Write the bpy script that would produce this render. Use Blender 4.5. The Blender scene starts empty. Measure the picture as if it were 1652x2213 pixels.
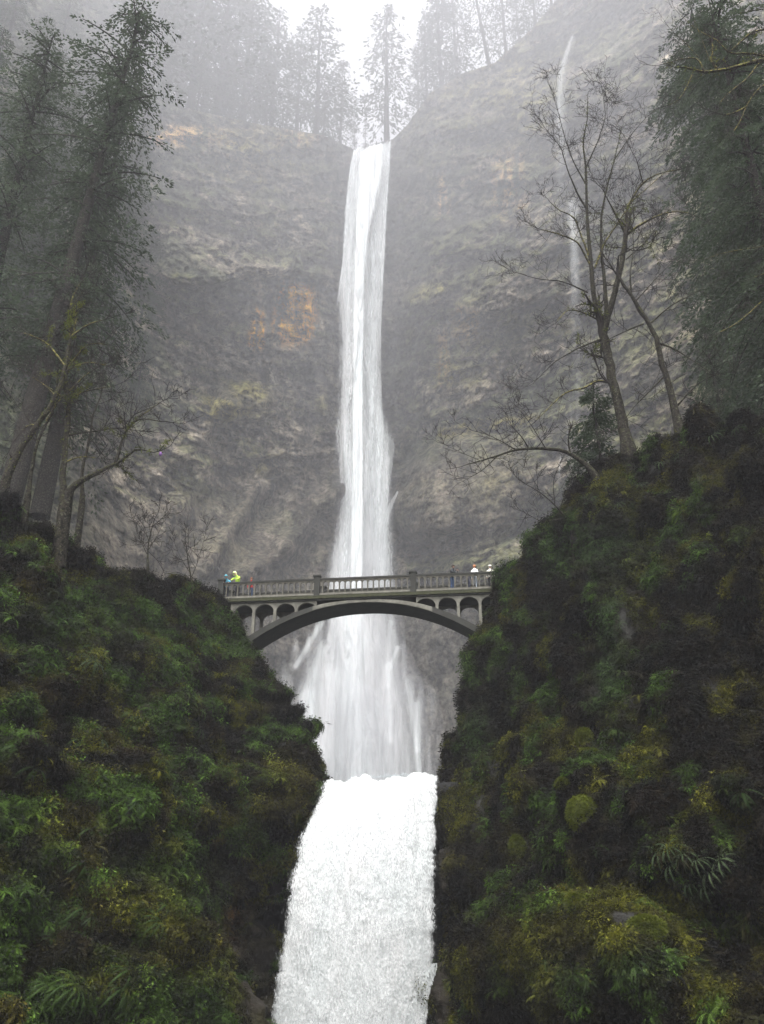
import bpy, math, random
import numpy as np
from mathutils import Vector, Matrix
random.seed(7); rs = np.random.RandomState(7)
S = bpy.context.scene
COL = S.collection
PITCH = math.radians(25.0); FPX = 1878.0      # focal length in pixels of a 1652 px wide print of the view

# ---------------------------------------------------------------- camera, sky, sun, exposure
cam_d = bpy.data.cameras.new('camera'); cam = bpy.data.objects.new('camera', cam_d); COL.objects.link(cam)
cam_d.sensor_fit = 'HORIZONTAL'; cam_d.sensor_width = 24.0; cam_d.lens = 24.0 * FPX / 1652.0
cam_d.clip_start = 0.1; cam_d.clip_end = 3000
cam.location = (0, 0, 0); cam.rotation_euler = (math.radians(90) + PITCH, 0, 0)
S.camera = cam
SUN_EL, SUN_ROT = math.radians(66), math.radians(192)
w = bpy.data.worlds.new('World'); S.world = w; w.use_nodes = True
wn = w.node_tree.nodes; wl = w.node_tree.links
sky = wn.new('ShaderNodeTexSky'); sky.sky_type = 'NISHITA'; sky.sun_disc = False
sky.sun_elevation = SUN_EL; sky.sun_rotation = SUN_ROT; sky.dust_density = 4.0; sky.air_density = 1.0
hs = wn.new('ShaderNodeHueSaturation'); hs.inputs['Saturation'].default_value = 0.08
wl.new(sky.outputs[0], hs.inputs['Color']); wl.new(hs.outputs[0], wn['Background'].inputs['Color'])
wn['Background'].inputs['Strength'].default_value = 0.15
sun_d = bpy.data.lights.new('sun', 'SUN'); sun_d.energy = 1.0; sun_d.angle = math.radians(25); sun_d.color = (1.0, 0.97, 0.93)
sun = bpy.data.objects.new('sun', sun_d); COL.objects.link(sun)
sd = Vector((math.sin(SUN_ROT) * math.cos(SUN_EL), math.cos(SUN_ROT) * math.cos(SUN_EL), math.sin(SUN_EL)))
sun.rotation_euler = sd.to_track_quat('Z', 'Y').to_euler()
S.view_settings.view_transform = 'Standard'; S.view_settings.look = 'None'
S.view_settings.gamma = 1.0; S.view_settings.use_curve_mapping = False
S.view_settings.exposure = 1.78
S.render.engine = 'CYCLES'
cy = S.cycles
cy.use_denoising = True
try: cy.denoiser = 'OPENIMAGEDENOISE'
except Exception: pass
cy.max_bounces = 6; cy.diffuse_bounces = 2; cy.glossy_bounces = 1; cy.transmission_bounces = 2
cy.volume_bounces = 1; cy.transparent_max_bounces = 24; cy.caustics_reflective = False; cy.caustics_refractive = False
cy.sample_clamp_indirect = 4

# ---------------------------------------------------------------- helpers
CP, SP = math.cos(PITCH), math.sin(PITCH)
def rays(px, py):
    px = np.asarray(px, float); py = np.asarray(py, float)
    xc = (px - 826) / FPX; yc = (1106.5 - py) / FPX
    return np.stack([xc, CP - yc * SP, SP + yc * CP], -1)
def at(px, py, Y):
    """world point at distance Y (metres along the ground) seen in the direction (px, py)"""
    r = rays(px, py); Y = np.asarray(Y, float)
    return r * (Y / r[..., 1])[..., None]
def project(P):
    P = np.asarray(P); d = P[..., 1] * CP + P[..., 2] * SP
    u = P[..., 0] / d; v = (-P[..., 1] * SP + P[..., 2] * CP) / d
    return 826 + u * FPX, 1106.5 - v * FPX

def _hash(ix, iy, iz, seed):
    h = (ix.astype(np.int64) * 374761393 + iy.astype(np.int64) * 668265263 + iz.astype(np.int64) * 2147483647 + seed * 1274126177) & 0xffffffff
    h = ((h ^ (h >> 13)) * 1274126177) & 0xffffffff
    h = ((h ^ (h >> 16)) * 2246822519) & 0xffffffff
    return ((h ^ (h >> 15)) & 0xffffff).astype(np.float64) / 0xffffff
def noise(x, y, z=None, seed=0):
    x = np.asarray(x, float); y = np.asarray(y, float)
    z = np.zeros_like(x) if z is None else np.asarray(z, float)
    x0 = np.floor(x); y0 = np.floor(y); z0 = np.floor(z)
    fx, fy, fz = x - x0, y - y0, z - z0
    fx = fx * fx * (3 - 2 * fx); fy = fy * fy * (3 - 2 * fy); fz = fz * fz * (3 - 2 * fz)
    r = 0
    flat = not np.any(z)
    for dz in ((0,) if flat else (0, 1)):
        wz = (1 - fz) if dz == 0 else fz
        a = _hash(x0, y0, z0 + dz, seed) * (1 - fx) + _hash(x0 + 1, y0, z0 + dz, seed) * fx
        b = _hash(x0, y0 + 1, z0 + dz, seed) * (1 - fx) + _hash(x0 + 1, y0 + 1, z0 + dz, seed) * fx
        r = r + (a * (1 - fy) + b * fy) * wz
    return r * 2 - 1
def fbm(x, y, z=None, octaves=4, seed=0, gain=0.5):
    r = 0; a = 1; t = 0
    for i in range(octaves):
        f = 2.03 ** i
        r = r + a * noise(x * f, y * f, None if z is None else z * f, seed + i * 17); t += a; a *= gain
    return r / t * 1.6
def sstep(a, b, x):
    t = np.clip((x - a) / (b - a), 0, 1); return t * t * (3 - 2 * t)

def new_mesh(name, verts, faces, uv=None, smooth=True):
    """faces: int array (n,3) or (n,4)"""
    me = bpy.data.meshes.new(name)
    verts = np.asarray(verts, np.float32).reshape(-1, 3); faces = np.asarray(faces, np.int32)
    n, k = faces.shape
    me.vertices.add(len(verts)); me.vertices.foreach_set('co', verts.ravel())
    me.loops.add(n * k); me.loops.foreach_set('vertex_index', faces.ravel())
    me.polygons.add(n); me.polygons.foreach_set('loop_start', np.arange(0, n * k, k, dtype=np.int32))
    me.polygons.foreach_set('loop_total', np.full(n, k, np.int32))
    me.polygons.foreach_set('use_smooth', np.full(n, smooth, bool))
    if uv is not None:
        l = me.uv_layers.new(name='UVMap'); l.data.foreach_set('uv', np.asarray(uv, np.float32)[faces.ravel()].ravel())
    me.update(calc_edges=True); me.validate()
    return me
def colattr(me, name, rgb):
    a = me.color_attributes.new(name, 'FLOAT_COLOR', 'POINT')
    c = np.ones((len(me.vertices), 4), np.float32); c[:, :3] = rgb; a.data.foreach_set('color', c.ravel())
def fattr(me, name, v):
    a = me.attributes.new(name, 'FLOAT', 'POINT'); a.data.foreach_set('value', np.asarray(v, np.float32).ravel())
def grid_faces(nr, nc):
    i = np.arange(nr * nc).reshape(nr, nc)
    return np.stack([i[:-1, :-1], i[:-1, 1:], i[1:, 1:], i[1:, :-1]], -1).reshape(-1, 4)
def link(name, me, mat=None, parent=None, loc=None):
    o = bpy.data.objects.new(name, me); COL.objects.link(o)
    if mat is not None and me is not None and not me.materials: me.materials.append(mat)
    if parent is not None: o.parent = parent
    if loc is not None: o.location = loc
    return o
def tag(o, label=None, cat=None, group=None, kind=None):
    for k, v in (('label', label), ('category', cat), ('group', group), ('kind', kind)):
        if v: o[k] = v
    return o
def empty(name, loc, label, cat, group=None):
    o = bpy.data.objects.new(name, None); COL.objects.link(o); o.location = loc; o.empty_display_size = 0.3
    return tag(o, label, cat, group)
def copy_tree(o, parent=None):
    c = o.copy(); COL.objects.link(c); c.parent = parent
    for ch in list(o.children): copy_tree(ch, c)
    return c
def boxm(name, x0, x1, y0, y1, z0, z1, bev=0.0):
    v = [(x, y, z) for z in (z0, z1) for y in (y0, y1) for x in (x0, x1)]
    f = [(0, 2, 3, 1), (4, 5, 7, 6), (0, 1, 5, 4), (2, 6, 7, 3), (0, 4, 6, 2), (1, 3, 7, 5)]
    return new_mesh(name, v, f, smooth=False)
def tubes(name, lines, sides=5, cap=True):
    """lines: list of (points Nx3, radii N)"""
    V = []; F = []; off = 0
    for pts, rad in lines:
        pts = np.asarray(pts, float); n = len(pts); ns = sides if max(rad) > 0.03 else 3
        t = np.gradient(pts, axis=0); t /= np.linalg.norm(t, axis=1)[:, None] + 1e-9
        ref = np.array([0.3, 0.9, 0.1]) if abs(t[0][2]) > 0.7 else np.array([0, 0, 1.0])
        a = np.cross(t, ref); a /= np.linalg.norm(a, axis=1)[:, None] + 1e-9
        b = np.cross(t, a); th = np.arange(ns) * 2 * math.pi / ns
        ring = pts[:, None] + (a[:, None] * np.cos(th)[None, :, None] + b[:, None] * np.sin(th)[None, :, None]) * np.asarray(rad)[:, None, None]
        V.append(ring.reshape(-1, 3))
        i = np.arange(n * ns).reshape(n, ns); j = np.roll(i, -1, 1)
        F.append((np.stack([i[:-1], j[:-1], j[1:], i[1:]], -1).reshape(-1, 4)) + off)
        off += n * ns
    return new_mesh(name, np.concatenate(V), np.concatenate(F))

# ---------------------------------------------------------------- materials
class NT:
    def __init__(s, name):
        s.m = bpy.data.materials.new(name); s.m.use_nodes = True; s.t = s.m.node_tree; s.t.nodes.clear()
        s.out = s.t.nodes.new('ShaderNodeOutputMaterial')
    def n(s, typ, **kw):
        nd = s.t.nodes.new('ShaderNode' + typ)
        for k, v in kw.items():
            if k.startswith('_'): setattr(nd, k[1:], v)
            else: s.set(nd.inputs[k.replace('__', ' ')], v)
        return nd
    def set(s, sock, v):
        if hasattr(v, 'is_linked') or isinstance(v, bpy.types.NodeSocket): s.t.links.new(v, sock)
        elif isinstance(v, bpy.types.Node): s.t.links.new(v.outputs[0], sock)
        else: sock.default_value = v
    def math(s, op, a, b=None, c=None, clamp=False):
        nd = s.t.nodes.new('ShaderNodeMath'); nd.operation = op; nd.use_clamp = clamp
        for i, v in enumerate((a, b, c)):
            if v is not None: s.set(nd.inputs[i], v)
        return nd.outputs[0]
    def mix(s, f, a, b, mode='MIX'):
        nd = s.t.nodes.new('ShaderNodeMix'); nd.data_type = 'RGBA'; nd.blend_type = mode
        s.set(nd.inputs[0], f); s.set(nd.inputs[6], a); s.set(nd.inputs[7], b); return nd.outputs[2]
    def ramp(s, f, stops):
        nd = s.t.nodes.new('ShaderNodeValToRGB'); el = nd.color_ramp.elements
        while len(el) < len(stops): el.new(0.5)
        for e, (p, c) in zip(el, stops): e.position = p; e.color = tuple(c) + (1,) if len(c) == 3 else c
        s.set(nd.inputs[0], f); return nd.outputs[0]
    def pos(s): return s.n('NewGeometry').outputs['Position']
    def attr(s, name, typ='GEOMETRY'):
        nd = s.n('Attribute', _attribute_name=name, _attribute_type=typ); return nd
    def noise(s, vec, scale, detail=4, rough=0.55):
        nd = s.n('TexNoise', Scale=scale, Detail=detail, Roughness=rough); s.set(nd.inputs['Vector'], vec); return nd.outputs[0]
    def scale(s, vec, xyz):
        nd = s.t.nodes.new('ShaderNodeVectorMath'); nd.operation = 'MULTIPLY'; s.set(nd.inputs[0], vec); nd.inputs[1].default_value = xyz; return nd.outputs[0]
    def done(s, shader): s.t.links.new(shader, s.out.inputs['Surface']); return s.m
def c3(c): return tuple(c) + (1,) if len(c) == 3 else c

def mat_rock(name, bump_scale, bump_dist, fine, rough=0.85, spec=0.3, var=0.5):
    m = NT(name); p = m.pos(); col = m.attr('Col').outputs['Color']
    n1 = m.noise(p, fine, 6, 0.65); n2 = m.noise(m.scale(p, (1, 1, 0.35)), fine * 0.3, 4)
    v = m.math('ADD', m.math('MULTIPLY', n1, 1.1), m.math('MULTIPLY', n2, 0.9))
    f = m.math('MULTIPLY_ADD', m.math('SUBTRACT', v, 1.0), var * 3.0, 1.0)
    f = m.math('MAXIMUM', f, 0.25)
    cc = m.n('CombineXYZ', X=f, Y=f, Z=f)
    c = m.mix(1.0, col, cc.outputs[0], 'MULTIPLY')
    h = m.math('ADD', m.noise(p, bump_scale, 8, 0.7), m.math('MULTIPLY', m.n('TexVoronoi', Scale=bump_scale * 1.3, Vector=m.scale(p, (1, 1, 0.5))).outputs[0], 0.5))
    b = m.n('Bump', Strength=1.0, Distance=bump_dist, Height=h)
    s = m.n('BsdfPrincipled', **{'Base__Color': c, 'Roughness': rough, 'Normal': b.outputs[0]})
    s.inputs['Specular IOR Level'].default_value = spec
    return m.done(s.outputs[0])
def mat_plain(name, col, rough=0.8, var=0.35, scale=6.0, bump=0.02, spec=0.3):
    m = NT(name); p = m.pos()
    n1 = m.noise(p, scale, 5, 0.6)
    f = m.math('MAXIMUM', m.math('MULTIPLY_ADD', m.math('SUBTRACT', n1, 0.5), var * 3, 1.0), 0.2)
    c = m.mix(1.0, c3(col), m.n('CombineXYZ', X=f, Y=f, Z=f).outputs[0], 'MULTIPLY')
    b = m.n('Bump', Strength=0.7, Distance=bump, Height=m.noise(p, scale * 3, 4))
    s = m.n('BsdfPrincipled', **{'Base__Color': c, 'Roughness': rough, 'Normal': b.outputs[0]})
    s.inputs['Specular IOR Level'].default_value = spec
    return m.done(s.outputs[0])
def mat_leaf(name, cols, inst=True, trans=0.35, nscale=0.5):
    """leaf cards: tint from the scattered point or from the object, broken up by noise in the place"""
    m = NT(name)
    if inst: base = m.attr('tint', 'INSTANCER').outputs['Color']
    else:
        base = m.ramp(m.math('ADD', m.math('MULTIPLY', m.noise(m.pos(), nscale, 4, 0.6), 0.9), m.math('MULTIPLY', m.n('ObjectInfo').outputs['Random'], 0.15)), [(0.3, cols[0]), (0.52, cols[1]), (0.72, cols[2])])
    n = m.noise(m.pos(), 9.0, 2)
    f = m.math('MULTIPLY_ADD', n, 1.4, 0.3)
    c = m.mix(1.0, base, m.n('CombineXYZ', X=f, Y=f, Z=f).outputs[0], 'MULTIPLY')
    d = m.n('BsdfPrincipled', **{'Base__Color': c, 'Roughness': 0.55}); d.inputs['Specular IOR Level'].default_value = 0.09
    t = m.n('BsdfTranslucent', Color=c); x = m.n('MixShader', Fac=trans)
    m.t.links.new(d.outputs[0], x.inputs[1]); m.t.links.new(t.outputs[0], x.inputs[2])
    return m.done(x.outputs[0])
def mat_bark(name, bark, moss, amount):
    m = NT(name); p = m.pos(); g = m.n('NewGeometry')
    n = m.noise(m.scale(p, (1, 1, 0.4)), 5.0, 6, 0.65)
    nz = m.n('SeparateXYZ'); m.t.links.new(g.outputs['Normal'], nz.inputs[0])
    k = m.math('ADD', m.math('MULTIPLY', nz.outputs[2], 0.22), m.noise(p, 3.5, 6, 0.7))
    k = m.n('MapRange', Value=k); k.inputs['From Min'].default_value = 0.62 - amount * 0.3; k.inputs['From Max'].default_value = 0.80 - amount * 0.3
    c = m.mix(n, c3([x * 0.4 for x in bark]), c3([x * 1.6 for x in bark]))
    c = m.mix(k.outputs[0], c, c3(moss))
    lk = m.n('MapRange', Value=m.noise(p, 9.0, 3, 0.6)); lk.inputs['From Min'].default_value = .56; lk.inputs['From Max'].default_value = .64; lk.inputs['To Max'].default_value = .8
    c = m.mix(lk.outputs[0], c, (0.085, 0.085, 0.06, 1)); dk = m.n('MapRange', Value=m.noise(p, 6.0, 3, 0.6)); dk.inputs['From Min'].default_value = .5; dk.inputs['From Max'].default_value = .6
    c = m.mix(dk.outputs[0], c, (0.008, 0.007, 0.006, 1))
    b = m.n('Bump', Strength=1.0, Distance=0.08, Height=n)
    s = m.n('BsdfPrincipled', **{'Base__Color': c, 'Roughness': 0.9, 'Normal': b.outputs[0]}); s.inputs['Specular IOR Level'].default_value = 0.06
    return m.done(s.outputs[0])
def mat_water(name, sc, amp, lo=0.35, hi=0.65, grey=0.55, bright=0.92, trans=0.35, maxa=1.0, fine=0.5, bstr=0.35, warp=1.0):
    """white water; 'cover' says how much water there is, noise in the sheet's own metres tears it"""
    m = NT(name); uv0 = m.n('UVMap').outputs[0]; wn1 = m.t.nodes.new('ShaderNodeTexNoise'); wn1.inputs['Scale'].default_value = .9; wn1.inputs['Detail'].default_value = 3; m.t.links.new(uv0, wn1.inputs['Vector'])
    wv = m.t.nodes.new('ShaderNodeVectorMath'); wv.operation = 'MULTIPLY_ADD'; m.t.links.new(wn1.outputs['Color'], wv.inputs[0]); wv.inputs[1].default_value = (.9 * warp, 2.2 * warp, 0); m.t.links.new(uv0, wv.inputs[2]); uv = wv.outputs[0]; cov = m.attr('cover').outputs['Fac']
    n1 = m.noise(m.scale(uv, (sc[0], sc[1], 1)), 1.0, 7, 0.62); n2 = m.noise(m.scale(uv, (sc[0] * 5, sc[1] * 5, 1)), 1.0, 3, 0.6)
    n3 = m.noise(m.scale(uv, (sc[0] * 0.3, sc[1] * 0.22, 1)), 1.0, 3, 0.5)
    nn = m.math('ADD', m.math('MULTIPLY', n1, 1 - fine), m.math('MULTIPLY', n2, fine))
    a = m.math('MULTIPLY_ADD', m.math('SUBTRACT', nn, 0.5), amp, cov)
    mr = m.n('MapRange', Value=a); mr.inputs['From Min'].default_value = lo; mr.inputs['From Max'].default_value = hi; mr.inputs['To Max'].default_value = maxa
    gg = m.math('ADD', m.math('MULTIPLY', nn, 0.6), m.math('MULTIPLY', n3, 0.4))
    c = m.ramp(gg, [(0.32, (grey, grey * 1.03, grey * 1.04)), (0.47, (bright * 0.93, bright * 0.97, bright * 0.97)), (0.58, (bright, bright, bright))])
    b = m.n('Bump', Strength=bstr, Distance=0.25, Height=nn)
    d = m.n('BsdfDiffuse', Color=c, Normal=b.outputs[0]); t = m.n('BsdfTranslucent', Color=c)
    x = m.n('MixShader', Fac=trans); m.t.links.new(d.outputs[0], x.inputs[1]); m.t.links.new(t.outputs[0], x.inputs[2])
    tr = m.n('BsdfTransparent'); y = m.n('MixShader', Fac=mr.outputs[0])
    m.t.links.new(tr.outputs[0], y.inputs[1]); m.t.links.new(x.outputs[0], y.inputs[2])
    return m.done(y.outputs[0])
def mat_volume(name, dens, col=(1, 1, 1), aniso=0.0):
    m = NT(name); v = m.n('VolumePrincipled', Density=dens, Anisotropy=aniso); v.inputs['Color'].default_value = c3(col)
    m.t.links.new(v.outputs[0], m.out.inputs['Volume']); return m.m

M = {}
M['cliff'] = mat_rock('basalt_cliff', 1.1, 1.2, 1.3, spec=0.15, var=1.5)
M['slope'] = mat_rock('wet_slope_rock', 3.0, 0.25, 2.0, rough=0.7, spec=0.12, var=0.6)
M['leaf'] = mat_leaf('slope_leaf', None, True, 0.25)
M['fern'] = mat_leaf('fern_leaf', [(0.014, 0.03, 0.008), (0.03, 0.056, 0.014), (0.055, 0.085, 0.022)], False)
M['fernpale'] = mat_leaf('pale_fern_leaf', [(0.035, 0.058, 0.026), (0.06, 0.09, 0.042), (0.095, 0.13, 0.06)], False)
M['moss'] = mat_leaf('moss_leaf', [(0.04, 0.05, 0.006), (0.075, 0.09, 0.011), (0.12, 0.135, 0.02)], False)
M['conifer'] = mat_leaf('conifer_needles', [(0.02, 0.034, 0.017), (0.035, 0.052, 0.026), (0.055, 0.07, 0.036)], False, 0.3, 0.2)
M['conifer_pale'] = mat_leaf('grey_green_needles', [(0.022, 0.034, 0.018), (0.045, 0.064, 0.036), (0.085, 0.11, 0.065)], False, 0.3, 0.3)
M['bark'] = mat_bark('mossy_bark', (0.024, 0.021, 0.017), (0.050, 0.052, 0.018), 0.3)
M['bark_moss'] = mat_bark('very_mossy_bark', (0.024, 0.02, 0.015), (0.22, 0.20, 0.055), 0.60)
M['bark_dark'] = mat_bark('dark_bark', (0.022, 0.019, 0.017), (0.03, 0.035, 0.015), 0.1)
M['twig'] = mat_plain('twig_bark', (0.026, 0.022, 0.02), 0.8, spec=0.06)
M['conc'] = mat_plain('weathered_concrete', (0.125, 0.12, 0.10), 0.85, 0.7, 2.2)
M['conc_dark'] = mat_plain('dark_concrete', (0.028, 0.028, 0.024), 0.85, 0.45, 2.0)  # darkest concrete tone, on arch rib, deck, fascia, posts and top rails
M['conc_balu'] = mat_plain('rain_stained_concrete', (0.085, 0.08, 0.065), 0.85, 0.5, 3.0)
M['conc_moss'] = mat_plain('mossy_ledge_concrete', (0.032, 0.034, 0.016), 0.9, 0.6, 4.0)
M['pool'] = mat_plain('pool_water', (0.10, 0.12, 0.12), 0.15, 0.3, 1.0, 0.05, 0.5)
M['ground'] = mat_plain('wet_ground', (0.06, 0.055, 0.045), 0.8, 0.4, 1.0)

# ---------------------------------------------------------------- far amphitheatre cliff
rim_x = [-500, 0, 200, 250, 300, 430, 560, 700, 765, 850, 880, 930, 1000, 1070, 1150, 1210, 1300, 1450, 1700, 2100]
rim_y = [-420, -300, -200, 60, 205, 240, 268, 292, 322, 300, 270, 200, 158, 135, 62, -10, -120, -200, -260, -300]
def rim(px): return np.interp(px, rim_x, rim_y)
tx = [-500, 0, 200, 330, 450, 600, 740, 820, 900, 1050, 1200, 1350, 1500, 1700, 2100]
ty = [-400, 0, 300, 600, 900, 1250, 2000]
TY = np.array([
 [110, 128, 145, 155, 160, 165, 165, 165, 165, 160, 150, 138, 126, 116, 104],
 [92, 112, 128, 140, 147, 151, 151, 151, 151, 146, 138, 126, 114, 104, 90],
 [82, 102, 118, 130, 137, 142, 144, 144, 144, 138, 130, 119, 108, 98, 84],
 [76, 97, 112, 124, 132, 139, 143.5, 144, 142.5, 134, 126, 115, 104, 94, 80],
 [73, 95, 110, 123, 132, 140, 145, 146, 143, 134, 125, 114, 102, 92, 78],
 [68, 90, 106, 119, 127, 135, 142, 143, 140, 131, 121, 110, 99, 88, 74],
 [62, 86, 100, 113, 120, 127, 138, 139, 134, 124, 114, 104, 94, 82, 68]], float)
NR, NC = 640, 760
pxs = np.linspace(-420, 2020, NC); tt = np.linspace(0, 1, NR)
PX = np.repeat(pxs[None], NR, 0); PY = 1900 + (rim(PX) - 1900) * tt[:, None]
def depth_far(PX, PY):
    rows = np.stack([np.interp(PX, tx, TY[k]) for k in range(len(ty))])
    out = np.zeros_like(PX)
    for k in range(len(ty) - 1):
        m = (PY >= ty[k]) & (PY <= ty[k + 1] + 1e-6)
        f = (PY - ty[k]) / (ty[k + 1] - ty[k])
        out = np.where(m, rows[k] * (1 - f) + rows[k + 1] * f, out)
    return out
def blur(a, n):
    for _ in range(n):
        a = np.pad(a, ((6, 6), (6, 6)), 'edge'); c = np.cumsum(a, 0); a = (c[12:] - c[:-12]) / 12 if False else a[6:-6, 6:-6]
        p = np.pad(a, ((0, 0), (5, 5)), 'edge'); c = np.cumsum(np.pad(p, ((0, 0), (1, 0))), 1); a = (c[:, 11:] - c[:, :-11]) / 11
        p = np.pad(a, ((5, 5), (0, 0)), 'edge'); c = np.cumsum(np.pad(p, ((1, 0), (0, 0))), 0); a = (c[11:] - c[:-11]) / 11
    return a
YF = blur(depth_far(PX, PY), 6)
def seg(PX, PY, x0, y0, x1, y1, wd):
    dx, dy = x1 - x0, y1 - y0; t = np.clip(((PX - x0) * dx + (PY - y0) * dy) / (dx * dx + dy * dy + 1e-9), 0, 1)
    return np.exp(-((PX - x0 - t * dx) ** 2 + (PY - y0 - t * dy) ** 2) / wd ** 2)
def ell(PX, PY, cx, cy_, rx, ry):
    return np.clip(1 - ((PX - cx) / rx) ** 2 - ((PY - cy_) / ry) ** 2, 0, 1) ** 0.6
P0 = at(PX, PY, YF); X0, Z0 = P0[..., 0], P0[..., 2]
wx = fbm(PX / 90, PY / 90, octaves=3, seed=3) * 14
def win(a, b, lo, hi): return sstep(a, a + 40, PX) * (1 - sstep(b - 40, b, PX)) * (PY > lo) * (PY < hi)
D = np.zeros_like(PX)
feats = [(735, 1055, 620, 1185, 26, 5), (620, 1185, 520, 1250, 24, 4), (560, 1050, 440, 1240, 20, 3), (440, 1010, 325, 1190, 30, 4),
         (400, 655, 600, 662, 26, -5), (440, 720, 520, 700, 22, -3), (495, 870, 395, 985, 26, 3.5), (395, 985, 330, 1030, 22, 2.5), (700, 990, 640, 1010, 22, 2), (610, 1060, 540, 1150, 22, -3), (690, 1120, 640, 1230, 24, -3.5),
         (500, 880, 540, 850, 42, 4), (690, 870, 720, 840, 30, 2), (870, 1000, 930, 930, 16, -3), (885, 1190, 1010, 1165, 24, -5), (640, 640, 700, 620, 40, 2),
         (940, 640, 880, 645, 24, 2.5), (975, 800, 1050, 860, 35, 2.5), (1100, 640, 1160, 700, 60, 3), (560, 480, 700, 520, 50, 2.5), (820, 960, 860, 900, 30, -2)]
for (a, b, c_, d_, wd, am) in feats: D += am * seg(PX, PY, a, b, c_, d_, wd)
D += 9 * ell(PX, PY + 0.15 * (PX - 1010), 1010, 1065, 165, 130) + 7 * ell(PX, PY, 1110, 1235, 150, 75) + 5 * ell(PX, PY, 1250, 980, 150, 120)
D += 3.5 * ell(PX, PY, 610, 700, 110, 110)
def shelf(y, a, b, am, h=6, slope=-0.03, dec=160):       # rock juts out above the line y, fading upward
    yy = y + wx + slope * (PX - 600); up = sstep(-h, h, yy - PY) * np.exp(-np.clip(yy - PY, 0, None) / dec)
    return am * up * sstep(a, a + 60, PX) * (1 - sstep(b - 60, b, PX))
D += shelf(602, 330, 740, 6.5) + shelf(690, 400, 600, 3.5, slope=.1) + shelf(735, 380, 620, 2.5) + shelf(460, 250, 760, 2.2, slope=0.02) + shelf(395, 480, 780, 1.8)
D += shelf(330, 280, 760, 2.5, dec=90) + shelf(560, 860, 1240, 2.5, slope=-0.02) + shelf(720, 900, 1280, 3, slope=-0.12) + shelf(425, 860, 1400, 2.5, slope=-0.05) + shelf(300, 880, 1300, 2.2)
D += shelf(905, 860, 1000, 2.5) + shelf(985, 480, 760, 3.0, slope=-0.05) + shelf(900, 380, 640, 2.0) + shelf(1170, 880, 1010, 3.5) + shelf(880, 1000, 1300, 2.5)
rb_ = np.random.RandomState(4)
for yq in np.arange(250, 1000, 37): D += shelf(yq + rb_.uniform(-12, 12), 250 + rb_.uniform(-60, 250), 740 - rb_.uniform(0, 160), rb_.uniform(.5, 1.7), 3, rb_.uniform(-.06, .04), 40) + shelf(yq + rb_.uniform(-12, 12), 860 + rb_.uniform(0, 120), 1500 - rb_.uniform(0, 250), rb_.uniform(.5, 1.7), 3, rb_.uniform(-.10, .0), 40)
smooth_m = np.clip(ell(PX, PY + 0.15 * (PX - 1010), 1010, 1065, 170, 140) + sstep(985, 1060, PY + 0.2 * (PX - 600)) * (PX < 760) * 0.8 + sstep(1250, 1350, PY), 0, 1)
rough_m = 1 - 0.82 * smooth_m
rg = 1 - np.abs(fbm(X0 / 7, Z0 / 4.5, octaves=3, seed=21))
big = fbm(X0 / 26, Z0 / 22, octaves=3, seed=11); med = fbm(X0 / 6.5, Z0 / 5.0, YF / 20, octaves=3, seed=31)
crack = 1 - sstep(0, .16, np.abs(noise(X0 / 1.1 + .4 * noise(X0 / 3, Z0 / 5, seed=15), Z0 / 6.0, seed=18))); bed = 1 - sstep(0, .12, np.abs(noise(X0 / 12, Z0 / 1.9 + .5 * noise(X0 / 4, Z0 / 6, seed=16), seed=19)))
col_n = noise(X0 / 1.25 + 0.3 * noise(X0 / 3, Z0 / 6, seed=5), Z0 / 7.0, seed=8)      # columnar joints
blk = noise(np.floor(X0 / 1.6 + 0.6 * noise(X0 / 3, Z0 / 2, seed=55)), np.floor(Z0 / 1.9 + 0.7 * noise(X0 / 4, Z0 / 5, seed=56)), seed=57)
blk2 = noise(np.floor(X0 / .8 + 1.2 * noise(X0 / 2, Z0 / 2, seed=58)), np.floor(Z0 / .9 + 1.2 * noise(X0 / 2, Z0 / 2, seed=59)), seed=60)
fine = fbm(X0 / 1.6, Z0 / 1.4, octaves=2, seed=41)
falls_m = 1 - 0.75 * np.exp(-((PX - 795) / 60) ** 2)
D += (big * 3.0 + rough_m * (-.5 * crack - .5 * bed + med * 1.15 + (rg - 0.6) * 0.5 + col_n * 0.9 + blk * 0.9 + blk2 * .6 + fine * 0.8) + (1 - rough_m) * fine * 0.18) * falls_m
gl = sstep(20, 330, PX); D *= 0.6 + 0.4 * gl
YD = YF - D * (YF / 140)
PF = at(PX, PY, YD)
# colour of the rock and its growths (albedo)
def mixc(c, col, k): return c * (1 - k[..., None]) + np.array(col) * k[..., None]
C = np.zeros(PX.shape + (3,)) + np.array([0.118, 0.108, 0.10])
vn = fbm(X0 / 9, Z0 / 7, octaves=4, seed=61); vm = fbm(X0 / 3, Z0 / 2.2, octaves=4, seed=71)
C *= np.clip(1 + 0.4 * vm + 0.22 * vn + .3 * blk2 * rough_m + .2 * blk * rough_m, .2, 3)[..., None]
C = mixc(C, (0.035, 0.036, 0.034), np.clip(crack * .5 + bed * .55, 0, .7) * rough_m)
C = mixc(C, (0.20, 0.185, 0.165), sstep(0.25, 0.6, vm + 0.4 * col_n) * 0.55 * rough_m)
C = mixc(C, (0.055, 0.058, 0.055), sstep(0.15, 0.6, fbm(X0 / 14, Z0 / 5, octaves=4, seed=81)) * 0.65)
mossn = fbm(X0 / 6, Z0 / 3.2, octaves=5, seed=91)
up = np.gradient(YD, axis=0) / (np.abs(np.gradient(P0[..., 2], axis=0)) + 0.05)        # >0: surface leans back, plants hold on
moss = sstep(0.05, 0.45, mossn + 0.30 * np.clip(up, -1, 1) + 0.25 * (PX > 860) - 0.15)
C = mixc(C, (0.095, 0.108, 0.048), moss * 0.68 * (1 - 0.75 * smooth_m))
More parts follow.
